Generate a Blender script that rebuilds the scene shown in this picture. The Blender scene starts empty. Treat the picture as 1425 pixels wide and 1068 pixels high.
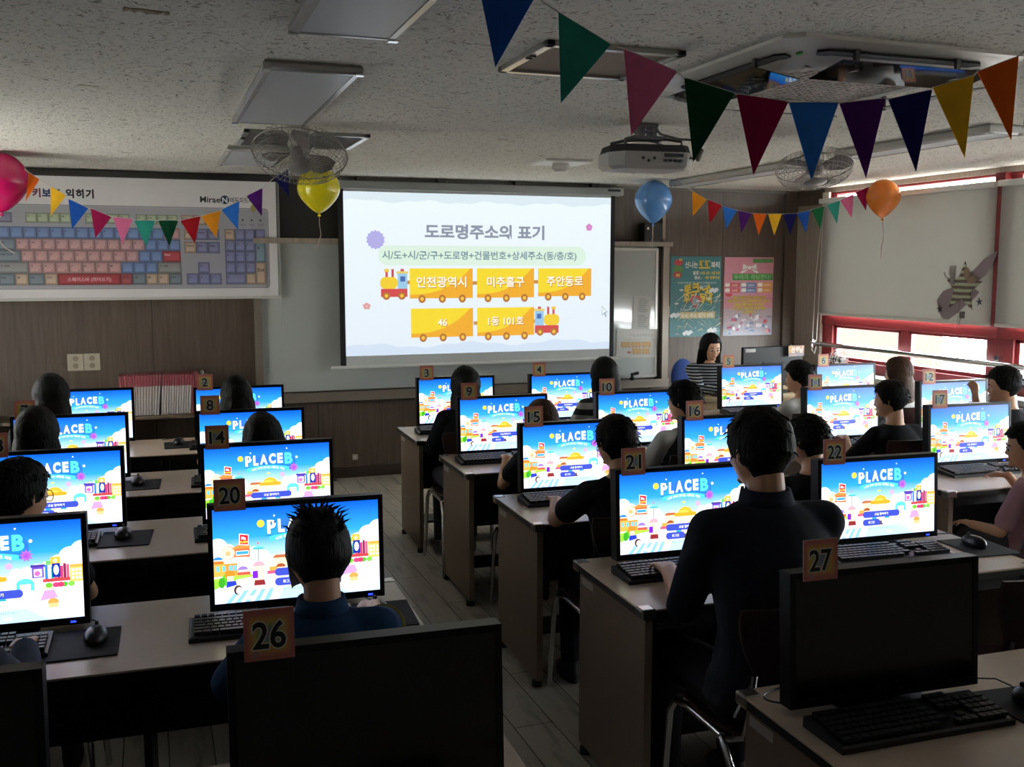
import bpy, bmesh, math, random
from mathutils import Vector, Matrix, noise
random.seed(11)
SC = bpy.context.scene
COL = SC.collection
R = math.radians
PI = math.pi

# ---------------------------------------------------------------- camera, sky, light, exposure
CAM_H = 1.68
cam_d = bpy.data.cameras.new('camera')
cam = bpy.data.objects.new('camera', cam_d)
COL.objects.link(cam)
cam_d.sensor_fit = 'HORIZONTAL'
cam_d.sensor_width = 36.0
cam_d.lens = 36.0 * 1400 / 1425
cam_d.clip_start = 0.05
cam.location = (0, 0, CAM_H)
cam.rotation_euler = (Matrix.Rotation(R(-19.7), 3, 'Z') @ Matrix.Rotation(R(90 - 6.5), 3, 'X')).to_euler()
SC.camera = cam

vs = SC.view_settings
SC.display_settings.display_device = 'sRGB'
vs.view_transform = 'Standard'
vs.look = 'None'
vs.gamma = 1.0
vs.use_curve_mapping = False
vs.exposure = 0.87

WORLD_STRENGTH = 40.0
world = bpy.data.worlds.new('daylight')
SC.world = world
world.use_nodes = True
wn, wl = world.node_tree.nodes, world.node_tree.links
bg = wn['Background']
bg.inputs[1].default_value = WORLD_STRENGTH
w_tc = wn.new('ShaderNodeTexCoord'); w_sx = wn.new('ShaderNodeSeparateXYZ'); w_mr = wn.new('ShaderNodeMapRange'); w_mx = wn.new('ShaderNodeMix')
w_mx.data_type = 'RGBA'
w_mr.inputs[1].default_value = -0.12; w_mr.inputs[2].default_value = 0.05
w_mx.inputs[6].default_value = (0.21, 0.20, 0.185, 1)      # ground and buildings below the horizon
w_mx.inputs[7].default_value = (0.93, 0.97, 1.0, 1)        # overcast sky
wl.new(w_tc.outputs['Generated'], w_sx.inputs[0]); wl.new(w_sx.outputs['Z'], w_mr.inputs[0]); wl.new(w_mr.outputs[0], w_mx.inputs[0]); wl.new(w_mx.outputs[2], bg.inputs[0])

ROOM_L, ROOM_R, ROOM_F, ROOM_B, CEIL = -1.75, 5.655, 7.995, -1.3, 2.39
DESK_Z = 0.68


def area_light(name, loc, rot, sx, sy, power, color=(1, 1, 1), portal=False):
    d = bpy.data.lights.new(name, 'AREA')
    d.shape = 'RECTANGLE'
    d.size, d.size_y = sx, sy
    d.energy = power
    d.color = color
    d.cycles.is_portal = portal
    o = bpy.data.objects.new(name, d)
    COL.objects.link(o)
    o.location = loc
    o.rotation_euler = rot
    return o


# daylight comes in through the window strip on the right wall: portals guide the sky through it
for k in range(4):
    area_light('window_portal', (ROOM_R + 0.30, 6.58 - 2.0 * k, 1.57), (0, R(90), 0), 1.5, 1.96, 1, portal=True)


# ---------------------------------------------------------------- colours and materials
def lin(c):
    return c / 12.92 if c <= 0.04045 else ((c + 0.055) / 1.055) ** 2.4


def S(h):
    h = h.lstrip('#')
    return tuple(lin(int(h[i:i + 2], 16) / 255) for i in (0, 2, 4)) + (1.0,)


def nodes_of(m):
    m.use_nodes = True
    return m.node_tree.nodes, m.node_tree.links


MATS = {}


def mat(name, col, rough=0.6, metal=0.0, spec=0.5, noise_amt=0.0, noise_scale=30.0, bump=0.0, coat=0.0, alpha=None, transmission=0.0):
    if name in MATS:
        return MATS[name]
    m = bpy.data.materials.new(name)
    n, l = nodes_of(m)
    b = n['Principled BSDF']
    c = S(col) if isinstance(col, str) else col
    b.inputs['Base Color'].default_value = c
    b.inputs['Roughness'].default_value = rough
    b.inputs['Metallic'].default_value = metal
    b.inputs['Specular IOR Level'].default_value = spec
    b.inputs['Coat Weight'].default_value = coat
    b.inputs['Transmission Weight'].default_value = transmission
    if noise_amt or bump:
        t = n.new('ShaderNodeTexCoord')
        z = n.new('ShaderNodeTexNoise')
        z.inputs['Scale'].default_value = noise_scale
        z.inputs['Detail'].default_value = 4
        l.new(t.outputs['Object'], z.inputs['Vector'])
        if noise_amt:
            mx = n.new('ShaderNodeMix')
            mx.data_type = 'RGBA'
            mx.inputs[6].default_value = tuple(v * (1 - noise_amt) for v in c[:3]) + (1,)
            mx.inputs[7].default_value = tuple(min(1, v * (1 + noise_amt)) for v in c[:3]) + (1,)
            l.new(z.outputs['Fac'], mx.inputs[0])
            l.new(mx.outputs[2], b.inputs['Base Color'])
        if bump:
            bp = n.new('ShaderNodeBump')
            bp.inputs['Strength'].default_value = bump
            bp.inputs['Distance'].default_value = 0.01
            l.new(z.outputs['Fac'], bp.inputs['Height'])
            l.new(bp.outputs['Normal'], b.inputs['Normal'])
    MATS[name] = m
    return m


def picture_mat(name, emit=0.0, rough=0.5):
    """Printed (or lit) picture: the colours of its shapes sit in a colour attribute."""
    if name in MATS:
        return MATS[name]
    m = bpy.data.materials.new(name)
    n, l = nodes_of(m)
    a = n.new('ShaderNodeVertexColor')
    a.layer_name = 'ink'
    b = n['Principled BSDF']
    b.inputs['Roughness'].default_value = rough
    if emit:
        b.inputs['Base Color'].default_value = (0.01, 0.01, 0.01, 1)
        l.new(a.outputs['Color'], b.inputs['Emission Color'])
        b.inputs['Emission Strength'].default_value = emit
    else:
        l.new(a.outputs['Color'], b.inputs['Base Color'])
    MATS[name] = m
    return m


def wood_mat(name, c1, c2, axis='Z', stretch=14.0, scale=3.0, rough=0.55, seam=None):
    m = bpy.data.materials.new(name)
    n, l = nodes_of(m)
    b = n['Principled BSDF']
    b.inputs['Roughness'].default_value = rough
    t = n.new('ShaderNodeTexCoord')
    mp = n.new('ShaderNodeMapping')
    sc = {'X': (1 / stretch, 1, 1), 'Y': (1, 1 / stretch, 1), 'Z': (1, 1, 1 / stretch)}[axis]
    mp.inputs['Scale'].default_value = sc
    l.new(t.outputs['Object'], mp.inputs['Vector'])
    z = n.new('ShaderNodeTexNoise')
    z.inputs['Scale'].default_value = scale * 8
    z.inputs['Detail'].default_value = 6
    z.inputs['Roughness'].default_value = 0.65
    l.new(mp.outputs[0], z.inputs['Vector'])
    r = n.new('ShaderNodeValToRGB')
    r.color_ramp.elements[0].position = 0.3
    r.color_ramp.elements[1].position = 0.72
    r.color_ramp.elements[0].color = S(c1)
    r.color_ramp.elements[1].color = S(c2)
    l.new(z.outputs['Fac'], r.inputs[0])
    out = r.outputs[0]
    if seam:
        sx = n.new('ShaderNodeSeparateXYZ')
        l.new(t.outputs['Object'], sx.inputs[0])
        fr = n.new('ShaderNodeMath')
        fr.operation = 'MODULO'
        fr.inputs[1].default_value = seam
        ad = n.new('ShaderNodeMath')
        ad.operation = 'ADD'
        ad.inputs[1].default_value = 40 * seam
        l.new(sx.outputs['X'], ad.inputs[0])
        l.new(ad.outputs[0], fr.inputs[0])
        lt = n.new('ShaderNodeMath')
        lt.operation = 'LESS_THAN'
        lt.inputs[1].default_value = 0.006
        l.new(fr.outputs[0], lt.inputs[0])
        mx = n.new('ShaderNodeMix')
        mx.data_type = 'RGBA'
        mx.inputs[7].default_value = S('#2a231f')
        l.new(lt.outputs[0], mx.inputs[0])
        l.new(out, mx.inputs[6])
        out = mx.outputs[2]
    l.new(out, b.inputs['Base Color'])
    MATS[name] = m
    return m


# ---------------------------------------------------------------- mesh helpers
def bm_new():
    return bmesh.new()


def box(bm, c, s, rz=0.0, bev=0.0, mtx=None):
    m = Matrix.Translation(c) @ Matrix.Rotation(rz, 4, 'Z') @ Matrix.Diagonal((s[0], s[1], s[2], 1))
    if mtx is not None:
        m = mtx @ m
    r = bmesh.ops.create_cube(bm, size=1.0, matrix=m)
    if bev:
        es = set()
        for v in r['verts']:
            es.update(v.link_edges)
        bmesh.ops.bevel(bm, geom=list(es), offset=bev, segments=2, affect='EDGES', profile=0.6)


def box2(bm, a, b, bev=0.0):
    box(bm, [(a[i] + b[i]) / 2 for i in range(3)], [abs(b[i] - a[i]) for i in range(3)], bev=bev)


def frame_of(d):
    d = Vector(d).normalized()
    u = Vector((0, 0, 1)) if abs(d.z) < 0.9 else Vector((1, 0, 0))
    x = d.cross(u).normalized()
    return x, d.cross(x).normalized()


def rings_skin(bm, rings, cap=True):
    vs_ = [[bm.verts.new(p) for p in r] for r in rings]
    n = len(rings[0])
    for a, b in zip(vs_[:-1], vs_[1:]):
        for i in range(n):
            bm.faces.new((a[i], a[(i + 1) % n], b[(i + 1) % n], b[i]))
    if cap:
        bm.faces.new(list(reversed(vs_[0])))
        bm.faces.new(vs_[-1])
    return vs_


def tube(bm, pts, r, n=8, cap=True):
    pts = [Vector(p) for p in pts]
    rr = r if isinstance(r, (list, tuple)) else [r] * len(pts)
    rings = []
    x = None
    for i, p in enumerate(pts):
        d = (pts[min(i + 1, len(pts) - 1)] - pts[max(i - 1, 0)])
        if d.length < 1e-9:
            d = Vector((0, 0, 1))
        d.normalize()
        if x is None:
            x, y = frame_of(d)
        else:
            x = (x - d * x.dot(d)).normalized()
            y = d.cross(x)
        rings.append([p + (x * math.cos(2 * PI * k / n) + y * math.sin(2 * PI * k / n)) * rr[i] for k in range(n)])
    rings_skin(bm, rings, cap)


def limb(bm, a, b, ra, rb, n=12, m=4):
    """Closed tapered capsule."""
    a, b = Vector(a), Vector(b)
    d = (b - a)
    if d.length < 1e-6:
        d = Vector((0, 0, 1e-3))
    u = d.normalized()
    pts, rad = [], []
    for i in range(m):
        t = (i + 0.15) / m * PI / 2
        pts.append(a - u * ra * math.cos(t))
        rad.append(ra * math.sin(t))
    pts.append(a); rad.append(ra)
    pts.append(b); rad.append(rb)
    for i in range(m - 1, -1, -1):
        t = (i + 0.15) / m * PI / 2
        pts.append(b + u * rb * math.cos(t))
        rad.append(rb * math.sin(t))
    tube(bm, pts, rad, n)


def ellipsoid(bm, c, r, mtx=None, u=20, v=14):
    m = Matrix.Translation(c) @ (mtx.to_4x4() if mtx is not None else Matrix()) @ Matrix.Diagonal((r[0], r[1], r[2], 1))
    bmesh.ops.create_uvsphere(bm, u_segments=u, v_segments=v, radius=1.0, matrix=m)


def lathe(bm, prof, c=(0, 0, 0), n=24, mtx=None, cap=True):
    rings = []
    for r, z in prof:
        ring = [Vector((max(r, 1e-4) * math.cos(2 * PI * k / n), max(r, 1e-4) * math.sin(2 * PI * k / n), z)) for k in range(n)]
        if mtx is not None:
            ring = [mtx @ p for p in ring]
        rings.append([p + Vector(c) for p in ring])
    rings_skin(bm, rings, cap)


def prism(bm, pts, d):
    """Closed prism: outline pts extruded by vector d."""
    d = Vector(d)
    a = [bm.verts.new(Vector(p)) for p in pts]
    b = [bm.verts.new(Vector(p) + d) for p in pts]
    n = len(pts)
    bm.faces.new(a)
    bm.faces.new(list(reversed(b)))
    for i in range(n):
        bm.faces.new((a[i], b[i], b[(i + 1) % n], a[(i + 1) % n]))


def put(name, bm, material, parent=None, smooth=False, loc=None, rz=0.0, mesh_mats=None):
    bmesh.ops.recalc_face_normals(bm, faces=bm.faces[:])
    me = bpy.data.meshes.new(name)
    bm.to_mesh(me)
    bm.free()
    if smooth:
        for p in me.polygons:
            p.use_smooth = True
    for m in (material if isinstance(material, (list, tuple)) else [material]):
        me.materials.append(m)
    o = bpy.data.objects.new(name, me)
    COL.objects.link(o)
    if parent is not None:
        o.parent = parent
    if loc is not None:
        o.location = loc
    o.rotation_euler.z = rz
    return o


def auto_smooth(o, ang=40):
    for p in o.data.polygons:
        p.use_smooth = True
    try:
        o.data.set_sharp_from_angle(angle=R(ang))
    except Exception:
        pass
    return o


def tag(o, label, cat, group=None, kind=None):
    if label:
        o['label'] = label
    if cat:
        o['category'] = cat
    if group:
        o['group'] = group
    if kind:
        o['kind'] = kind
    return o


def empty(name, loc, rz=0.0):
    o = bpy.data.objects.new(name, None)
    o.empty_display_size = 0.1
    COL.objects.link(o)
    o.location = loc
    o.rotation_euler.z = rz
    return o


KIDS = {}


def copy_tree(o, parent=None):
    c = o.copy()
    COL.objects.link(c)
    if parent is not None:
        c.parent = parent
    for ch in list(o.children):
        copy_tree(ch, c)
    return c


def struct(o, label=None):
    o['kind'] = 'structure'
    return o


# ---------------------------------------------------------------- flat pictures (prints and screens) built of coloured shapes
TXT = {}


def text_polys(body, bold=0.0):
    """Polygons of a line of lettering, cap height about 0.73, starting at x=0."""
    key = (body, bold)
    if key in TXT:
        return TXT[key]
    c = bpy.data.curves.new('lettering', 'FONT')
    c.body = body
    c.size = 1.0
    c.offset = bold
    c.resolution_u = 3
    o = bpy.data.objects.new('lettering', c)
    COL.objects.link(o)
    dg = bpy.context.evaluated_depsgraph_get()
    me = o.evaluated_get(dg).to_mesh()
    vv = [(v.co.x, v.co.y) for v in me.vertices]
    polys = [[vv[i] for i in p.vertices] for p in me.polygons]
    o.evaluated_get(dg).to_mesh_clear()
    bpy.data.objects.remove(o)
    bpy.data.curves.remove(c)
    xs = [p[0] for q in polys for p in q] or [0]
    ys = [p[1] for q in polys for p in q] or [0]
    TXT[key] = (polys, min(xs), max(xs), min(ys), max(ys))
    return TXT[key]


class Pic:
    """Coloured shapes on a rectangle w x h, origin bottom left, y up; each later shape lies a hair in front."""

    def __init__(self, w, h):
        self.w, self.h = w, h
        self.s = []
        self.k = 0

    def poly(self, pts, col, step=True):
        if step:
            self.k += 1
        cs = [col] * len(pts) if not isinstance(col, list) else col
        self.s.append((pts, [S(c) if isinstance(c, str) else c for c in cs], self.k))

    def rect(self, x0, y0, x1, y1, col):
        self.poly([(x0, y0), (x1, y0), (x1, y1), (x0, y1)], col)

    def grad(self, x0, y0, x1, y1, bot, top):
        self.poly([(x0, y0), (x1, y0), (x1, y1), (x0, y1)], [bot, bot, top, top])

    def ell(self, x, y, rx, ry, col, n=20, a0=0, a1=360):
        pts = [(x + rx * math.cos(R(a0 + (a1 - a0) * i / n)), y + ry * math.sin(R(a0 + (a1 - a0) * i / n))) for i in range(n + (0 if a1 - a0 == 360 else 1))]
        self.poly(pts, col)

    def pill(self, x0, y0, x1, y1, col, r=None):
        r = r or (y1 - y0) / 2
        pts = []
        for cx, cy, a in ((x1 - r, y0 + r, -90), (x1 - r, y1 - r, 0), (x0 + r, y1 - r, 90), (x0 + r, y0 + r, 180)):
            for i in range(7):
                t = R(a + 15 * i)
                pts.append((cx + r * math.cos(t), cy + r * math.sin(t)))
        self.poly(pts, col)

    def star(self, x, y, ro, ri, n, col, rot=90):
        pts = []
        for i in range(2 * n):
            r = ro if i % 2 == 0 else ri
            t = R(rot + 180 * i / n)
            pts.append((x + r * math.cos(t), y + r * math.sin(t)))
        self.k += 1
        for i in range(2 * n):
            self.poly([(x, y), pts[i], pts[(i + 1) % (2 * n)]], col, step=False)

    def text(self, body, x, y, size, col, bold=0.0, align='c', width=None, arch=0.0, ys=1.0, mirror=False):
        polys, a, b, c, d = text_polys(body, bold)
        w = (b - a) * size
        sx = size
        if width:
            sx = width / max(1e-6, b - a)
            w = width
        ox = x - (w / 2 if align == 'c' else (w if align == 'r' else 0))
        self.k += 1
        for q in polys:
            pts = []
            for px, py in q:
                X = ox + (px - a) * sx
                Y = y + py * size * ys
                if arch:
                    t = (X - x) / (w / 2 + 1e-9)
                    Y += arch * (1 - t * t)
                if mirror:
                    X = 2 * x - X
                pts.append((X, Y))
            self.poly(pts, col, step=False)
        return w

    def mesh(self, name, eps=0.00012, lo=None, hi=None):
        """Mesh in the XZ plane facing -Y, centred at the bottom middle; shapes outside the rectangle are clipped."""
        verts, faces, cols = [], [], []
        for pts, cs, k in self.s:
            pc = [(p[0], p[1], c) for p, c in zip(pts, cs)]
            for ax, lim, sg in ((0, 0, 1), (0, self.w, -1), (1, 0, 1), (1, self.h, -1)):
                out = []
                for i in range(len(pc)):
                    p, q = pc[i], pc[(i + 1) % len(pc)]
                    ip, iq = sg * (p[ax] - lim) >= -1e-9, sg * (q[ax] - lim) >= -1e-9
                    if ip:
                        out.append(p)
                    if ip != iq:
                        t = (lim - p[ax]) / (q[ax] - p[ax])
                        out.append((p[0] + (q[0] - p[0]) * t, p[1] + (q[1] - p[1]) * t, tuple(p[2][j] + (q[2][j] - p[2][j]) * t for j in range(4))))
                pc = out
                if len(pc) < 3:
                    break
            if len(pc) < 3:
                continue
            i0 = len(verts)
            verts += [(p[0] - self.w / 2, -eps * k, p[1]) for p in pc]
            ar = sum(pc[i][0] * pc[(i + 1) % len(pc)][1] - pc[(i + 1) % len(pc)][0] * pc[i][1] for i in range(len(pc)))
            idx = list(range(i0, i0 + len(pc)))
            faces.append(idx if ar > 0 else idx[::-1])
            cols.append([p[2] for p in (pc if ar > 0 else pc[::-1])])
        me = bpy.data.meshes.new(name)
        me.from_pydata(verts, [], faces)
        ca = me.color_attributes.new('ink', 'FLOAT_COLOR', 'CORNER')
        flat = [v for f in cols for c in f for v in c]
        ca.data.foreach_set('color', flat)
        me.update()
        return me

    def obj(self, name, material, parent=None, loc=(0, 0, 0), rz=0.0, eps=0.00012):
        me = self.mesh(name, eps)
        me.materials.append(material)
        o = bpy.data.objects.new(name, me)
        COL.objects.link(o)
        if parent is not None:
            o.parent = parent
        o.location = loc
        o.rotation_euler.z = rz
        return o


# ---------------------------------------------------------------- the room
def ceiling_mat():
    m = bpy.data.materials.new('mineral_fibre_tile')
    n, l = nodes_of(m)
    b = n['Principled BSDF']
    b.inputs['Roughness'].default_value = 0.9
    t = n.new('ShaderNodeTexCoord')
    w = n.new('ShaderNodeTexNoise')
    w.inputs['Scale'].default_value = 9
    l.new(t.outputs['Object'], w.inputs['Vector'])
    mx = n.new('ShaderNodeMix'); mx.data_type = 'VECTOR'
    mx.inputs[0].default_value = 0.2
    l.new(t.outputs['Object'], mx.inputs[4]); l.new(w.outputs['Color'], mx.inputs[5])
    mp = n.new('ShaderNodeMapping')
    mp.inputs['Scale'].default_value = (1.0, 1.35, 1.0)
    mp.inputs['Rotation'].default_value = (0, 0, 0.7)
    l.new(mx.outputs[1], mp.inputs[0])
    z = n.new('ShaderNodeTexNoise')
    z.inputs['Scale'].default_value = 58
    z.inputs['Detail'].default_value = 2
    l.new(mp.outputs[0], z.inputs['Vector'])
    r = n.new('ShaderNodeValToRGB')
    r.color_ramp.elements[0].position = 0.33; r.color_ramp.elements[0].color = S('#8a847a')
    r.color_ramp.elements[1].position = 0.43; r.color_ramp.elements[1].color = S('#dedbd2')
    l.new(z.outputs['Fac'], r.inputs[0])
    l.new(r.outputs[0], b.inputs['Base Color'])
    bp = n.new('ShaderNodeBump'); bp.inputs['Strength'].default_value = 0.5; bp.inputs['Distance'].default_value = 0.01
    l.new(z.outputs['Fac'], bp.inputs['Height']); l.new(bp.outputs[0], b.inputs['Normal'])
    return m


def floor_mat():
    m = bpy.data.materials.new('grey_plank_vinyl')
    n, l = nodes_of(m)
    b = n['Principled BSDF']
    b.inputs['Roughness'].default_value = 0.38
    t = n.new('ShaderNodeTexCoord')
    mp = n.new('ShaderNodeMapping')
    mp.inputs['Rotation'].default_value = (0, 0, R(90))
    l.new(t.outputs['Object'], mp.inputs[0])
    br = n.new('ShaderNodeTexBrick')
    br.inputs['Scale'].default_value = 1.0
    br.inputs['Brick Width'].default_value = 0.95
    br.inputs['Row Height'].default_value = 0.15
    br.inputs['Mortar Size'].default_value = 0.0025
    br.inputs['Color1'].default_value = S('#cbc4b8'); br.inputs['Color2'].default_value = S('#b6aea2'); br.inputs['Mortar'].default_value = S('#4c463f')
    l.new(mp.outputs[0], br.inputs['Vector'])
    m2 = n.new('ShaderNodeMapping'); m2.inputs['Scale'].default_value = (6, 0.8, 1)
    l.new(t.outputs['Object'], m2.inputs[0])
    z = n.new('ShaderNodeTexNoise'); z.inputs['Scale'].default_value = 2.4; z.inputs['Detail'].default_value = 6; z.inputs['Roughness'].default_value = 0.7
    l.new(m2.outputs[0], z.inputs['Vector'])
    r = n.new('ShaderNodeValToRGB')
    r.color_ramp.elements[0].position = 0.28; r.color_ramp.elements[0].color = S('#7d756b')
    r.color_ramp.elements[1].position = 0.5; r.color_ramp.elements[1].color = (1, 1, 1, 1)
    l.new(z.outputs['Fac'], r.inputs[0])
    mx = n.new('ShaderNodeMix'); mx.data_type = 'RGBA'; mx.blend_type = 'MULTIPLY'; mx.inputs[0].default_value = 0.8
    l.new(br.outputs['Color'], mx.inputs[6]); l.new(r.outputs[0], mx.inputs[7])
    l.new(mx.outputs[2], b.inputs['Base Color'])
    return m


M_CEIL = ceiling_mat()
M_FLOOR = floor_mat()
M_WALLWOOD = wood_mat('brown_wood_wall_panel', '#4c3f36', '#65564a', 'Z', 16, 5, 0.5, seam=1.22)
M_PLASTER = mat('grey_plaster', '#8d877e', 0.85, noise_amt=0.06, noise_scale=12)
M_WHITEMETAL = mat('white_enamel', '#d9d8d4', 0.4)
M_OFFWHITE = mat('offwhite_plastic', '#c9c6c0', 0.45)
M_ALU = mat('brushed_aluminium', '#b9b7b2', 0.35, 0.85)
M_CHROME = mat('chrome', '#d6d6d6', 0.12, 1.0)
M_RED = mat('red_window_paint', '#74181c', 0.45)
M_DARK = mat('black_plastic', '#0c0c0e', 0.42)
M_DARKGLOSS = mat('black_gloss', '#08080a', 0.18)
M_DGREY = mat('dark_grey_plastic', '#26262a', 0.5)
M_PRINT = picture_mat('printed_ink', 0, 0.45)
M_SCREEN = picture_mat('lit_screen', 0.90, 0.3)
M_PROJ = picture_mat('projected_slide', 0.56, 0.8)

bm = bm_new(); box2(bm, (ROOM_L - 0.1, ROOM_B - 0.1, -0.1), (ROOM_R + 0.1, ROOM_F + 0.1, 0)); struct(put('floor', bm, M_FLOOR))
bm = bm_new(); box2(bm, (ROOM_L - 0.1, ROOM_B - 0.1, CEIL), (ROOM_R + 0.25, ROOM_F + 0.1, CEIL + 0.1)); struct(put('ceiling', bm, M_CEIL))
bm = bm_new(); box2(bm, (ROOM_L - 0.1, ROOM_F, 0), (ROOM_R + 0.2, ROOM_F + 0.1, CEIL)); struct(put('wall_front', bm, M_WALLWOOD))
# left wall towards the corridor, with unseen door and window added for fill light
DY0, DY1, DZ = 5.75, 6.75, 2.05
bm = bm_new()
WY0, WY1, WZ0, WZ1 = 5.05, 5.65, 1.0, 1.9
box2(bm, (ROOM_L - 0.1, ROOM_B - 0.1, 0), (ROOM_L, WY0, CEIL)); box2(bm, (ROOM_L - 0.1, WY0, 0), (ROOM_L, WY1, WZ0)); box2(bm, (ROOM_L - 0.1, WY0, WZ1), (ROOM_L, WY1, CEIL)); box2(bm, (ROOM_L - 0.1, WY1, 0), (ROOM_L, DY0, CEIL))
box2(bm, (ROOM_L - 0.1, DY1, 0), (ROOM_L, ROOM_F, CEIL)); box2(bm, (ROOM_L - 0.1, DY0, DZ), (ROOM_L, DY1, CEIL))
struct(put('wall_left', bm, M_PLASTER))
bm = bm_new(); box2(bm, (ROOM_L, ROOM_B - 0.1, 0), (ROOM_R + 0.2, ROOM_B, CEIL)); struct(put('wall_back', bm, M_PLASTER))
# right wall: below and above the window bays, and the wood-panelled stretch next to the front corner
WIN_Y1, WIN_Z0, WIN_Z1, BAY, NB = 7.58, 0.80, 2.35, 2.0, 4
WIN_Y0 = WIN_Y1 - BAY * NB
bm = bm_new()
box2(bm, (ROOM_R, WIN_Y1, 0), (ROOM_R + 0.2, ROOM_F, CEIL))
box2(bm, (ROOM_R, WIN_Y0, 0), (ROOM_R + 0.2, WIN_Y1, WIN_Z0))
box2(bm, (ROOM_R, WIN_Y0, WIN_Z1), (ROOM_R + 0.2, WIN_Y1, CEIL))
box2(bm, (ROOM_R, ROOM_B, 0), (ROOM_R + 0.2, WIN_Y0, CEIL))
struct(put('wall_right', bm, wood_mat('pale_wood_wall_panel', '#8d7f72', '#a3968a', 'Z', 16, 5, 0.5)))
bm = bm_new(); box2(bm, (ROOM_L, ROOM_F - 0.012, 0), (ROOM_R, ROOM_F, 0.09)); struct(put('baseboard_front', bm, mat('dark_brown_skirting', '#3a2f29', 0.5)))
# wooden box trim where the front wall meets the window wall
bm = bm_new(); box2(bm, (ROOM_R - 0.13, ROOM_F - 0.03, 0), (ROOM_R, ROOM_F, CEIL)); struct(put('trim_1', bm, wood_mat('dark_wood_trim', '#46392f', '#5b4c40', 'Z', 16, 5, 0.5)))
bm = bm_new(); box2(bm, (ROOM_R - 0.012, WIN_Y1, 2.25), (ROOM_R, ROOM_F - 0.03, CEIL)); struct(put('trim_2', bm, MATS['dark_wood_trim']))
# white strip between wood panel and window
bm = bm_new(); box2(bm, (ROOM_R - 0.02, WIN_Y1 - 0.09, 1.30), (ROOM_R, WIN_Y1 - 0.0, WIN_Z1)); struct(put('trim_3', bm, mat('cream_trim', '#cfc2b4', 0.6)))
# thin trim at wall / ceiling line
bm = bm_new(); box2(bm, (ROOM_L, ROOM_F - 0.03, CEIL - 0.025), (ROOM_R - 0.13, ROOM_F, CEIL)); struct(put('trim_4', bm, mat('grey_trim', '#6d6860', 0.6)))

# ---- windows
M_GLASS = bpy.data.materials.new('window_glass')
n, l = nodes_of(M_GLASS)
for x in list(n):
    if x.type == 'BSDF_PRINCIPLED':
        n.remove(x)
tr = n.new('ShaderNodeBsdfTransparent'); gl = n.new('ShaderNodeBsdfGlossy'); mxs = n.new('ShaderNodeMixShader')
tr.inputs[0].default_value = (0.95, 0.97, 0.97, 1)
gl.inputs['Roughness'].default_value = 0.02
mxs.inputs[0].default_value = 0.06
l.new(tr.outputs[0], mxs.inputs[1]); l.new(gl.outputs[0], mxs.inputs[2])
l.new(mxs.outputs[0], n['Material Output'].inputs[0])

M_BLIND = bpy.data.materials.new('grey_roller_fabric')
n, l = nodes_of(M_BLIND)
b = n['Principled BSDF']
b.inputs['Base Color'].default_value = S('#a8a6a0'); b.inputs['Roughness'].default_value = 0.9
tl = n.new('ShaderNodeBsdfTranslucent'); tl.inputs[0].default_value = S('#a8a6a0')
mxs = n.new('ShaderNodeMixShader'); mxs.inputs[0].default_value = 0.17
l.new(b.outputs[0], mxs.inputs[1]); l.new(tl.outputs[0], mxs.inputs[2]); l.new(mxs.outputs[0], n['Material Output'].inputs[0])

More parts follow.
